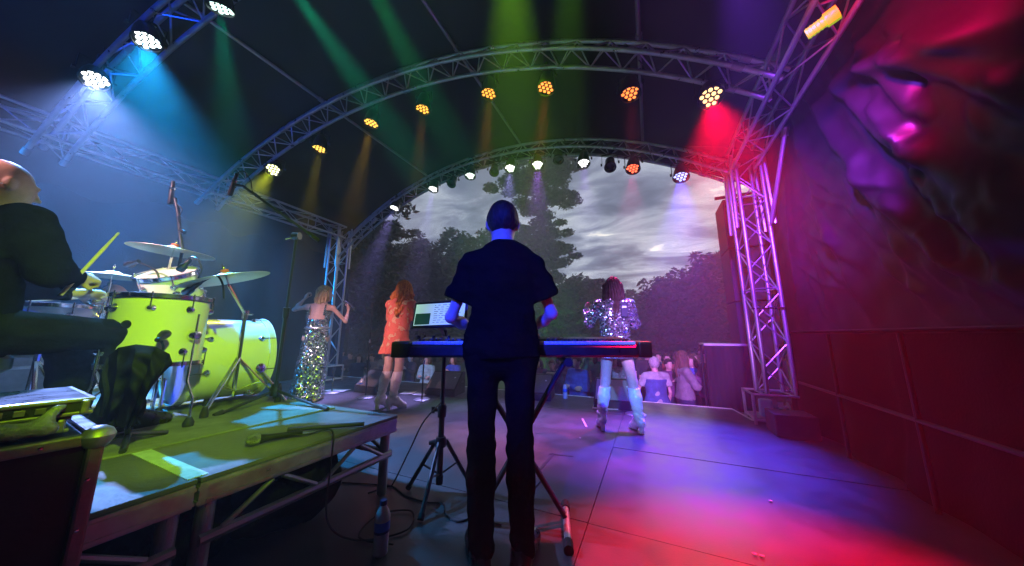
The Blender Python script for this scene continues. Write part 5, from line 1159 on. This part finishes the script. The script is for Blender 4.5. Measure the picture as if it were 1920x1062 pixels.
for i, (px, py) in enumerate(((1445, 940), (1415, 1040), (1428, 1043), (1097, 795), (1088, 822))):
    bm = bmesh.new(); bmesh.ops.create_icosphere(bm, subdivisions=1, radius=.008)
    for v in bm.verts: v.co = Vector((v.co.x * 1.5, v.co.y, v.co.z * .4 + .003)) * random.uniform(.7, 1.2)
    tag(link('litter', bm_done('litter', bm, PAP), None, Matrix.Translation(atz(px, py, .004))), ('tiny white scrap alone on the red lit floor', 'tiny white scrap on the floor at the bottom edge, left of two', 'tiny white scrap on the floor at the bottom edge, right of two', 'tiny pale scrap on the floor left of the white boots, farther', 'tiny pale scrap on the floor left of the white boots, nearer')[i], 'litter', 'scraps on the floor')

# ------------------------------------------------------------------ flight case with gear on top, bottom left
FC = thing('flight_case', 'black flight case with aluminium edges in the bottom left corner', 'case', (-1.9, .1, 0))
cr = atk(186, 806, .86); CX1, CZ = cr.x, cr.z; CY1 = cr.y; cw, cd = .9, .52
MCs = Matrix.Translation((CX1, CY1, 0)) @ Matrix.Rotation(math.radians(86), 4, 'Z')   # x runs along the face seen, away to the left
PANEL = mat('black_laminate', (.012, .011, .013), .4, 0, .4, 8, .08, 90, rvar=.1)
EDGE = mat('edge_extrusion', (.26, .24, .26), .42, .7, .3, 16, .1, 60, rvar=.15)
link('panel', box_mesh('panel', (cw - .02, cd - .02, CZ - .03), PANEL, .004, (-cw / 2, cd / 2, (CZ - .03) / 2 + .01)), FC, MCs)
for ya in (0, cd):
    for za in (CZ - .02, .03): link('edge_bar', box_mesh('edge_bar', (cw - .05, .03, .03), EDGE, .006, (-cw / 2, ya, za)), FC, MCs)
    for xa in (0, -cw): link('edge_bar', box_mesh('edge_bar', (.03, .03, CZ - .08), EDGE, .006, (xa, ya, CZ / 2)), FC, MCs)
for xa in (0, -cw):
    for za in (CZ - .02, .03): link('edge_bar', box_mesh('edge_bar', (.03, cd - .05, .03), EDGE, .006, (xa, cd / 2, za)), FC, MCs)
    for ya in (0, cd):
        for za in (CZ - .018, .03): link('ball_corner', lathe_mesh('ball_corner', [(0, -.032), (.02, -.027), (.032, -.008), (.034, .004), (.026, .02), (.012, .029), (0, .031)], ALU_D, 18), FC, MCs @ Matrix.Translation((xa, ya, za)))
for ya in (0,):
    for q in range(5): link('rivet', lathe_mesh('rivet', [(0, 0), (.005, 0), (.004, .002), (0, .003)], STEEL, 8), FC, MCs @ Matrix.Translation((-.004, -.016, CZ * (.15 + .17 * q))) @ Matrix.Rotation(PI / 2, 4, 'X'))
    for q in range(7): link('rivet', lathe_mesh('rivet', [(0, 0), (.005, 0), (.004, .002), (0, .003)], STEEL, 8), FC, MCs @ Matrix.Translation((-.09 - .1 * q, -.016, CZ - .02)) @ Matrix.Rotation(PI / 2, 4, 'X'))
def gear(name, label, zb, h, x1_, w, y0_, d, m, trim):
    t = thing(name, label, 'equipment', MCs @ Vector((x1_ - w / 2, y0_ + d / 2, zb)), 0, 'gear on the flight case')
    link('casing', box_mesh('casing', (w, d, h), m, .008, (x1_ - w / 2, y0_ + d / 2, zb + h / 2)), t, MCs)
    for dz in (.006, h - .006): link('rim', box_mesh('rim', (w + .012, d + .012, .010), trim, .003, (x1_ - w / 2, y0_ + d / 2, zb + dz)), t, MCs)
    for q in range(12): link('vent', box_mesh('vent', (.016, .004, h * .3), trim, .001, (x1_ - .05 - q * .03, y0_ - .008, zb + h * .5)), t, MCs)
    link('front_handle', box_mesh('front_handle', (.014, .02, h * .8), trim, .005, (x1_ - .012, y0_ - .016, zb + h * .5)), t, MCs)
    for q in range(3): link('dial', lathe_mesh('dial', [(0, 0), (.011, 0), (.009, .014), (0, .015)], trim, 12), t, MCs @ Matrix.Translation((x1_ - .5 - q * .05, y0_ - .008, zb + h * .5)) @ Matrix.Rotation(PI / 2, 4, 'X'))
    return t
gz_ = CZ - .003
gear('rack_unit', 'lower silver trimmed equipment unit lying on the flight case', gz_, .045, -.05, .72, .06, .34, BLKP, EDGE)
gear('rack_unit', 'upper flat equipment unit with blue sheen on top of the stack', gz_ + .047, .048, -.02, .76, .03, .36, mat('gunmetal', (.05, .05, .065), .3, .5, .3, 14, rvar=.1), EDGE)
S = Sdf((-.55, -.05, -.03), (.05, .4, .1), .009); S.cap((-.08, .0, .0), (-.3, .01, .012), .02, .014, .02); S.cap((-.3, .01, .012), (-.5, .02, 0), .014, .018, .02); S.cap((-.1, .02, .01), (-.07, .02, .05), .014, .014, .02); S.disp(lambda X: wob(X, .008, 60, 3))
tag(link('plastic_wrap', S.mesh('plastic_wrap', mat('crumpled_clear_wrap', (.22, .23, .25), .2, 0, .3, 30, .5, 60)), None, MCs @ Matrix.Translation((0, -.01, gz_ + .03))), 'crumpled pale plastic wrap between the units on the case', 'wrap')

# ------------------------------------------------------------------ dark bags under the riser
def bag(label, c, r, seed, m, rot=0.0, handle=True):
    S = Sdf((-r[0] - .12, -r[1] - .12, -.02), (r[0] + .12, r[1] + .12, r[2] * 2 + .12), .014); S.ell((0, 0, r[2] * .9), r, 0); S.ell((r[0] * .3, -r[1] * .2, r[2] * 1.15), (r[0] * .6, r[1] * .7, r[2] * .7), .05); S.ell((-r[0] * .35, -r[1] * .3, r[2] * .8), (r[0] * .55, r[1] * .75, r[2] * .65), .04)
    S.disp(lambda X: wob(X, .022, 17, seed) + wob(X, .010, 42, seed + 1)); S.cut(lambda X: .004 - X[..., 2])
    M = Matrix.Translation(c) @ Matrix.Rotation(rot, 4, 'Z'); t = thing('gig_bag', label, 'bag', c, rot, 'bags under the riser'); link('cloth', S.mesh('gig_bag_cloth', m), t, M)
    if handle: tube('strap', [M @ Vector(p) for p in smooth_path([(-r[0] * .5, -r[1] * .95, r[2] * .3), (-r[0] * .3, -r[1] * 1.25, r[2] * 1.2), (r[0] * .2, -r[1] * 1.1, r[2] * 1.9), (r[0] * .5, -r[1] * .7, r[2] * 1.4)], 5)], .013, m, t, 6)
    return t
BG = cloth('dark_nylon', (.020, .021, .022), .35, .45)
bag('dark gig bag under the riser nearest the bottle', Vector((-1.92, 1.15, 0)), (.28, .26, .20), 3, BG, .3); bag('dark bag under the riser in the middle, strap looped over it', Vector((-2.0, .72, 0)), (.26, .22, .15), 6, BG, 1.2); bag('dark low bag farthest under the riser', Vector((-2.35, .95, 0)), (.3, .3, .13), 9, BG, 2.0, False)
tag(link('under_riser_cloth', grid_mesh('under_riser_cloth', lambda u, w: (-2.45 - .25 * u + .02 * math.sin(w * 22), -.3 + 1.75 * u, .0 + .36 * w), 30, 10, DRAPE)), 'black cloth hanging under the riser behind the bags', 'cloth')

# ------------------------------------------------------------------ PA stack and the dark crates beyond the right tower
t = thing('speaker_stack', 'tall loudspeaker stack beyond the right tower, lit dark red', 'speaker', (1.45, 5.95, LAWN_Z))
for i in range(5):
    link('cabinet', box_mesh('pa_cabinet', (.52, .6, .66), DARKBLK, .012), t, Matrix.Translation((1.50, 5.95, LAWN_Z + .45 + .85 * i + .0)) @ Matrix.Diagonal((1, 1, 1.26, 1)))
    link('grille', box_mesh('pa_grille', (.48, .012, .74), mat('pa_mesh', (.03, .03, .03), .6, .2, .2, 60, .5, 300), .004), t, Matrix.Translation((1.50, 6.26, LAWN_Z + .45 + .85 * i)))
rod('fly_bar', (1.2, 5.95, LAWN_Z + 4.42), (1.85, 5.95, LAWN_Z + 4.42), .03, BLK, t); rod('fly_rope', (1.5, 5.95, LAWN_Z + 4.4), (1.5, 5.95, LAWN_Z + 5.0), .01, BLK, t)
t = thing('side_table', 'dark covered side table beyond the stage corner', 'table', (1.25, 5.75, LAWN_Z)); link('top', box_mesh('table_top', (.55, .5, .03), mat('grey_laminate', (.3, .28, .3), .4, 0, .1), .006), t, Matrix.Translation((1.0, 5.65, .86)))
for dx in (-.25, .25):
    for dy in (-.22, .22): rod('leg', (1.0 + dx, 5.65 + dy, LAWN_Z), (1.0 + dx, 5.65 + dy, .85), .02, BLK, t)
link('cover', grid_mesh('table_cover', lambda u, w: (.73 + .54 * u, 5.395 + .012 * math.sin(u * 30), LAWN_Z + w * 1.9), 30, 4, DRAPE), t)
tag(link('cable_crate', box_mesh('cable_crate', (.34, .3, .22), DARKBLK, .01), None, Matrix.Translation((1.25, 4.15, .11))), 'low dark crate beside the right tower base', 'crate')
# orange rounded thing behind the hi-hat: a padded seat back in warm light
oc = atk(212, 552, 3.1); S = Sdf((-.2, -.14, -.02), (.2, .14, .5), .012); S.ell((0, 0, .30), (.125, .09, .14), 0); S.cap((0, 0, .08), (0, 0, .28), .115, .12, .04); S.disp(lambda X: wob(X, .006, 22, 2))
t = thing('padded_stool', 'orange padded stool back seen behind the hi-hat stand', 'stool', (oc.x, oc.y, 0)); link('pad', S.mesh('stool_pad', mat('orange_vinyl', (.55, .22, .12), .5, 0, .3, 8)), t, Matrix.Translation((oc.x, oc.y, oc.z - .34))); rod('post', (oc.x, oc.y, .02), (oc.x, oc.y, oc.z - .2), .03, BLK, t); rod('foot', (oc.x - .2, oc.y, .02), (oc.x + .2, oc.y, .02), .02, BLK, t)
# low flight cases behind the kit
for i, (px, py, k, w, lab) in enumerate(((25, 690, 2.6, .6, 'grey road case behind the throne, farthest left'), (140, 690, 2.9, .55, 'grey road case seen between the drummer\'s shins'))):
    p = atk(px, py, k); t = thing('road_case', lab, 'case', (p.x, p.y, RZ), 0, 'road cases behind the kit'); link('box', box_mesh('road_box', (w, .4, .34), mat('grey_laminate2', (.12, .11, .12), .45, 0, .3, 10), .008), t, Matrix.Translation((p.x, p.y, RZ + .18)))
    link('rim', box_mesh('road_rim', (w + .02, .42, .025), EDGE, .004), t, Matrix.Translation((p.x, p.y, RZ + .27)))

for i, (a_, b_, lab) in enumerate((((1038, 852), (1012, 882), 'short dark tape strip on the floor right of the keyboard player'), ((1092, 786), (1100, 802), 'short pale tape mark on the floor left of the white boots'), ((1030, 852), (1075, 857), 'dark tape strip along a board joint in the floor'))):
    p_, q_ = atz(*a_, 0), atz(*b_, 0); d_ = (q_ - p_); tag(link('tape_mark', box_mesh('tape_mark', (d_.length, .022, .0012), mat('tape_' + str(i), ((.02, .02, .02), (.5, .48, .46), (.02, .02, .02))[i], .5, 0, .2, 30), 0), None, Matrix.Translation((p_ + q_) / 2 + Vector((0, 0, .0045))) @ Matrix.Rotation(math.atan2(d_.y, d_.x), 4, 'Z')), lab, 'tape', 'tape marks on the floor')
# ------------------------------------------------------------------ audience on the lawn
COATS = dict(green=cloth('jade', (.03, .26, .17)), blue=cloth('royal_blue', (.06, .09, .42)), mauve=cloth('mauve_print', (.42, .30, .36), .5, scale=30), navy=cloth('navy', (.03, .035, .09)), white=cloth('white_cotton', (.36, .35, .36)), denim=cloth('denim', (.06, .09, .26)), grey=cloth('grey_knit', (.2, .18, .2)), black=cloth('dark_wool', (.03, .03, .035)), plum=cloth('plum', (.13, .05, .13)), teal=cloth('pale_teal', (.3, .42, .42)), red=cloth('brick', (.3, .06, .06)))
HG = hair_mat('grey', (.28, .26, .26), (.55, .53, .52)); HB2 = hair_mat('mid_brown', (.06, .03, .02), (.16, .09, .05))
UP_R = dict(elR=(.30, .14, 1.36), wrR=(.24, .24, 1.60), hdR=(0, .1, 1), pnR=(-.3, 1, 0)); UP_L = dict(elL=(-.32, .12, 1.36), wrL=(-.26, .22, 1.60), hdL=(0, .1, 1), pnL=(.3, 1, 0))
CLAP = dict(elL=(-.26, .10, 1.16), wrL=(-.06, .30, 1.30), hdL=(.4, .5, .6), pnL=(1, 0, 0), elR=(.26, .10, 1.16), wrR=(.06, .30, 1.30), hdR=(-.4, .5, .6), pnR=(-1, 0, 0))
FOLD = dict(elL=(-.25, .06, 1.12), wrL=(.06, .22, 1.16), elR=(.25, .06, 1.12), wrR=(-.08, .20, 1.12))
AG = 'people in the audience'
def fan(label, px, py, y, rz, H, pose, top, hair, hm, fem=0.0, long=True, sk=None, bottom='navy', eyes=False, extra=None, res=.022, seed=0):
    p = aty(px, py, y)             # head top in view fixes where this person stands
    dz = p.z - H; base = Vector((p.x, p.y, LAWN_Z)); H2 = p.z - LAWN_Z
    H = max(1.5, min(1.92, H2)) ; base.z = p.z - H if abs(p.z - H - LAWN_Z) < .06 else LAWN_Z
    ds = [('top', tee(.66, .016, .92, .012, fem, .008, long, seed=seed + 3), COATS[top]), ('trousers', trousers(.012, 1.0, seed=seed), COATS[bottom])] + (extra or [])
    ds += [('shoe', shoes(.010, side='L'), SHOE), ('shoe', shoes(.010, side='R'), SHOE)]
    return person(label, base, rz, H, pose, sk or SKIN_C, fem, ds, hair, hm, res, AG, True, eyes, True, True, seed)
TOW = math.pi     # facing the stage
fan('woman in the crowd in a jade jacket with one arm raised', 1124, 652, 6.3, TOW + .25, 1.68, dict(UP_R, **{'elL': (-.25, .05, 1.12)}), 'green', 'long', HAIR_B, 1.0, eyes=True, seed=1)
fan('person in the crowd in a royal blue coat at the stage edge', 1082, 668, 6.1, TOW - .4, 1.65, FOLD, 'blue', 'short', HAIR_B, 0, seed=2)
fan('person in the crowd in a pale printed coat beside the jade jacket', 1150, 662, 6.2, TOW + .1, 1.66, FOLD, 'mauve', 'bob', HB2, 1.0, eyes=True, seed=3)
fan('white haired woman in dungarees over a white shirt, back turned', 1226, 671, 6.15, .35, 1.62, dict(UP_L, elL=(-.28, .12, 1.15), wrL=(-.30, .22, 1.36)), 'white', 'short', HG, 1.0, False, seed=4, extra=[('dungaree_bib', bodice(.9, 1.36, .046, 1.0), COATS['denim'])], bottom='denim')
fan('long haired woman in a grey blouse turned to the man with glasses', 1277, 660, 6.45, TOW + 1.9, 1.66, CLAP, 'grey', 'long', HB2, 1.0, seed=5)
man, Jm, Mm = fan('man in a dark coat and glasses seen from the side', 1322, 652, 6.5, PI / 2 + .15, 1.80, CLAP, 'plum', 'short', HAIR_B, 0, seed=6, eyes=True)
r_, f_, u_ = headframe(Jm); cc = np.array(Jm['head'])
for q in (-1, 1):
    ring = [Mm @ Vector(cc + f_ * .105 + r_ * (.034 * q + .024 * math.cos(a)) + u_ * (.004 + .019 * math.sin(a))) for a in [i * PI / 6 for i in range(13)]]
    tube('glasses_rim', ring, .003, BLKP, man, 6); rod('glasses_arm', Mm @ Vector(cc + f_ * .10 + r_ * .062 * q + u_ * .008), Mm @ Vector(cc - f_ * .01 + r_ * .086 * q + u_ * .012), .003, BLKP, man, 6)
fan('dark haired person half hidden behind the white haired woman', 1213, 652, 7.3, TOW, 1.72, FOLD, 'black', 'short', HAIR_D, 0, seed=7)
fan('person in black at the right end of the crowd, hand lifted', 1352, 672, 6.6, TOW - .3, 1.68, dict(UP_L), 'black', 'bob', HAIR_B, 1.0, seed=8)
fan('person in navy in the second row right of the jade jacket', 1180, 668, 7.4, TOW, 1.7, CLAP, 'navy', 'short', HAIR_B, 0, seed=9)
fan('person in a dark jacket over a white collar left of the blue coat', 1035, 676, 6.6, TOW + .2, 1.68, CLAP, 'navy', 'short', HB2, 0, seed=10, extra=[('shirt_front', bodice(1.15, 1.47, .024, 0.0), COATS['white'])])
fan('person in plum beneath the right hand of the keyboard', 1010, 680, 7.0, TOW, 1.66, FOLD, 'plum', 'bob', HAIR_B, 1.0, seed=11)
fan('person in a pale teal dress seen under the keyboard, left', 801, 684, 6.6, TOW + .2, 1.66, FOLD, 'teal', 'bob', HB2, 1.0, bottom='teal', seed=12)
fan('person in dark clothes left of the pale teal dress', 770, 688, 7.0, TOW, 1.7, CLAP, 'black', 'short', HAIR_D, 0, seed=13)
fan('person in a white top in the haze left of the ginger singer', 697, 684, 6.6, TOW + .4, 1.68, CLAP, 'grey', 'short', HAIR_B, 0, seed=14)
fan('person leaning in the haze with an arm up, by the left wedge', 672, 682, 6.2, TOW + .9, 1.7, dict(UP_L), 'navy', 'bob', HAIR_B, 1.0, seed=15)
fan('person in the haze nearest the left tower, one sleeve pale', 655, 690, 6.9, TOW + .5, 1.68, FOLD, 'black', 'short', HAIR_B, 0, seed=16)
fan('person in royal blue seen through the keyboard gap near the tripod pole', 850, 686, 6.9, TOW, 1.66, CLAP, 'blue', 'bob', HAIR_B, 1.0, seed=17)
fan('person in brick red at the back of the crowd on the right', 1250, 664, 8.4, TOW, 1.7, FOLD, 'red', 'short', HAIR_D, 0, seed=18)
fan('person in grey at the back of the crowd beside the tower', 1300, 664, 8.6, TOW, 1.7, FOLD, 'grey', 'bob', HB2, 1.0, seed=19)

more = [(1052, 664, 7.6, 'plum', 'bob', 'HAIR_B', 'person in plum in the second row above the blue coat'), (1098, 672, 7.8, 'grey', 'short', 'HG', 'grey haired person in grey behind the jade jacket'), (1066, 676, 8.6, 'navy', 'short', 'HAIR_D', 'person in navy in the third row left of the jade jacket'), (1200, 672, 8.2, 'mauve', 'bob', 'HB2', 'person in mauve print in the third row beside the singer'),
        (1252, 674, 7.2, 'plum', 'short', 'HAIR_D', 'person in plum right of the white haired woman'), (1296, 668, 7.5, 'blue', 'bob', 'HAIR_B', 'person in royal blue between the blouse and the man with glasses'), (1338, 664, 7.6, 'mauve', 'short', 'HB2', 'person in mauve print behind the man with glasses'), (1372, 674, 7.8, 'navy', 'short', 'HAIR_B', 'person in navy at the far right before the tower'),
        (1235, 662, 9.4, 'grey', 'short', 'HAIR_D', 'person in grey in the last row right of the singer'), (1270, 660, 9.6, 'black', 'bob', 'HAIR_B', 'person in black in the last row behind the blouse'), (1318, 662, 9.2, 'plum', 'bob', 'HB2', 'person in plum in the last row behind the glasses'), (988, 678, 8.0, 'black', 'short', 'HAIR_D', 'person in black between the knees of the keyboard player'),
        (720, 682, 7.4, 'grey', 'bob', 'HB2', 'person in grey behind the ginger singer'), (640, 688, 7.8, 'navy', 'short', 'HAIR_B', 'person in navy in the haze beside the gown')]
for i_, (px, py, y, top, hr, hm_, lab) in enumerate(more): fan(lab, px, py, y, TOW + .5 * math.sin(i_ * 2.1), 1.7, (CLAP, FOLD, dict(UP_R), FOLD)[i_ % 4], top, hr, globals()[hm_], i_ % 2 * 1.0, res=.03, seed=30 + i_)
# ------------------------------------------------------------------ trees
BARK = mat('bark', (.05, .04, .035), .9, 0, .4, 8, .8, 26); NEED = mat('pine_needles', (.012, .018, .012), .75, 0, .4, 3); LEAF = mat('broad_leaves', (.018, .026, .012), .7, 0, .4, 3); LEAF2 = mat('dark_leaves', (.010, .015, .009), .7, 0, .4, 3)
def leaves(name, clumps, per, size, m, rs, flat=.6, aspect=2.2):
    V = []; F = []
    C = np.repeat(np.array([c[0] for c in clumps]), per, 0); Rr = np.repeat(np.array([c[1] for c in clumps]), per, 0); n = len(C)
    d = rs.normal(size=(n, 3)); d /= np.linalg.norm(d, axis=1)[:, None]; pos = C + d * (Rr * rs.uniform(.25, 1.0, n)[..., None] ** .6 if Rr.ndim > 1 else (Rr * rs.uniform(.2, 1, n) ** .6)[:, None]) * np.array([1, 1, flat])
    a = rs.normal(size=(n, 3)); a[:, 2] *= .5; a /= np.linalg.norm(a, axis=1)[:, None]; b = rs.normal(size=(n, 3)); b -= (a * b).sum(1)[:, None] * a; b /= np.linalg.norm(b, axis=1)[:, None]
    s = size * rs.uniform(.6, 1.4, n)[:, None]
    P = np.stack([pos - a * s * .5 * aspect, pos + b * s * .42, pos + a * s * .5 * aspect, pos - b * s * .42], 1).reshape(-1, 3)
    me = bpy.data.meshes.new(name); me.vertices.add(4 * n); me.vertices.foreach_set('co', P.astype(np.float32).ravel()); me.loops.add(4 * n); me.loops.foreach_set('vertex_index', np.arange(4 * n, dtype=np.int32)); me.polygons.add(n); me.polygons.foreach_set('loop_start', np.arange(0, 4 * n, 4, dtype=np.int32)); me.update(calc_edges=True); me.materials.append(m); return me
def tree(name, label, base, H, R, prof, m, seed, nl=46, per=46, size=.16, flat=.6, group=None, trunk_r=.25, low=.2, up=.15, clump=.75, gaps=(), lean=(0, 0)):
    rs = np.random.RandomState(seed); t = thing(name, label, 'tree', base, 0, group); base = Vector(base)
    tp = [base + Vector((lean[0] * f * f * H + .12 * math.sin(f * 7 + seed), lean[1] * f * H, H * f)) for f in np.linspace(0, .97, 14)]; link('trunk', tube_mesh('trunk', tp, [trunk_r * (1 - .88 * f) for f in np.linspace(0, 1, 14)], BARK, 9), t)
    bm = bmesh.new(); cl = []
    for i in range(nl):
        f = low + (1 - low) * ((i + rs.rand()) / nl); 
        if any(g0 < f < g1 for g0, g1 in gaps) and rs.rand() < .8: continue
        a = i * 2.4 + rs.rand() * .8; L = R * prof(f) * rs.uniform(.62, 1.1); k = f * 13 / .97; i0 = int(min(12, k)); o = tp[i0].lerp(tp[i0 + 1], min(1, k - i0))
        d = Vector((math.cos(a), math.sin(a), up + rs.uniform(-.12, .12))); e = o + d * L; mid = o + d * L * .5 + Vector((0, 0, -.06 * L)); add_tube(bm, [o, mid, e], [trunk_r * .28 * (1 - f * .7), trunk_r * .16 * (1 - f * .6), .015], 5)
        for q in np.linspace(.28, 1.0, max(2, int(L / (clump * .5)))):
            c = o.lerp(e, q); off = rs.normal(size=3) * clump * .3; cl.append((np.array(c) + off, clump * rs.uniform(.55, 1.05) * (1.05 - .3 * q)))
    tag(link('limbs', bm_done('limbs', bm, BARK), t), kind='stuff'); cr_ = link('crown', leaves('crown', cl, per, size, m, rs, flat), t); return t
p = atk(1016, 640, 17.5); PB = Vector((p.x, p.y, LAWN_Z))
tree('pine_tree', 'tall ragged pine rising behind the keyboard player to the front arch', PB, 14.6, 3.3, lambda f: .75 + .45 * math.sin(f * 9) * .5 + (.35 if f < .35 else 0) - .35 * max(0, f - .85) / .15, NEED, 5, 72, 190, .125, .45, None,   .34, .16, .08, .85, gaps=((.60, .70), (.40, .44), (.80, .83)))
TG = 'trees beyond the lawn'
def row(specs):
    for (px, k, top_py, Rm, m, seed, nm, lab) in specs:
        if k > 20: Rm *= .70; k *= .70
        p = atk(px, 640, k); zt = atk(px, top_py, k).z; H = zt - LAWN_Z
        tree(nm, lab, Vector((p.x, p.y, LAWN_Z)), H, Rm, lambda f: max(.25, 1.15 * math.sin(min(1, .25 + f * .75) * PI) ** .6), m, seed, 46, 52, .17, .75, TG, .3, .12, .35, .85)
row([(690, 26, 425, 3.6, LEAF2, 11, 'broad_tree', 'dark broad tree beyond the crowd, far left of the opening'), (770, 29, 436, 4.0, LEAF2, 12, 'broad_tree', 'dark broad tree under the white lamp beam'), (850, 31, 430, 4.2, LEAF2, 13, 'broad_tree', 'dark broad tree left of the keyboard player\'s head'), (915, 30, 425, 4.0, LEAF2, 14, 'broad_tree', 'dark broad tree behind the keyboard player\'s head'),
     (1085, 27, 530, 3.2, LEAF2, 15, 'broad_tree', 'low dark tree at the right foot of the pine'), (975, 25, 500, 3.6, LEAF2, 16, 'broad_tree', 'low dark tree at the left foot of the pine'),
     (1290, 17, 522, 2.6, LEAF2, 17, 'broad_tree', 'dark rounded tree right of the dark haired singer'), (1345, 15.5, 496, 2.5, LEAF2, 18, 'broad_tree', 'dark tree rising beside the loudspeaker stack'), (1400, 15, 475, 2.6, LEAF2, 19, 'broad_tree', 'dark tree behind the loudspeaker stack'),
     (1180, 34, 560, 3.6, LEAF2, 20, 'broad_tree', 'distant low tree behind the dark haired singer\'s head'), (1222, 33, 552, 2.2, LEAF2, 21, 'broad_tree', 'distant pointed tree right of the singer'), (1140, 33, 566, 3.4, LEAF2, 22, 'broad_tree', 'distant low tree left of the singer\'s raised fist'), (1250, 30, 568, 3.0, LEAF2, 23, 'broad_tree', 'distant low tree between pointed and rounded trees')])
# near broadleaf boughs hanging in at upper left of the opening
p = atk(640, 640, 11.5); tree('broad_tree', 'near leafy tree whose boughs show under the left lamps', Vector((p.x, p.y, LAWN_Z)), atk(690, 330, 11.5).z - LAWN_Z, 2.4, lambda f: .6 + .5 * math.sin(f * 3), LEAF, 31, 60, 42, .13, .6, TG, .22, .3, .2, .6)
# hedge mass closing the view at the far side of the lawn
rs = np.random.RandomState(5); cl = []
for i in range(420):
    a = rs.uniform(-1.15, .55); k = rs.uniform(24, 27.5); cl.append((np.array((math.sin(a) * k, math.cos(a) * k, LAWN_Z + rs.uniform(0, 2.4))), rs.uniform(.9, 1.5)))
tag(link('far_hedge', leaves('far_hedge', cl, 60, .25, LEAF2, rs, .8)), 'dark far hedge closing the lawn', 'hedge', kind='stuff')
# ------------------------------------------------------------------ haze
bm = bmesh.new(); add_box(bm, (-3, 9, 8.4), (84, 42, 21))
hz = bm_done('haze', bm, None); hm = bpy.data.materials.new('stage_haze'); hm.use_nodes = True
hn = hm.node_tree.nodes; hn.remove(hn['Principled BSDF'])
pv = hn.new('ShaderNodeVolumePrincipled'); pv.inputs['Color'].default_value = (.92, .93, .96, 1); pv.inputs['Density'].default_value = .0115; pv.inputs['Anisotropy'].default_value = .42
hm.node_tree.links.new(pv.outputs[0], hn['Material Output'].inputs['Volume'])
hz.materials.append(hm); tag(link('haze', hz), 'thin stage smoke hanging in the evening air', 'haze', kind='stuff')
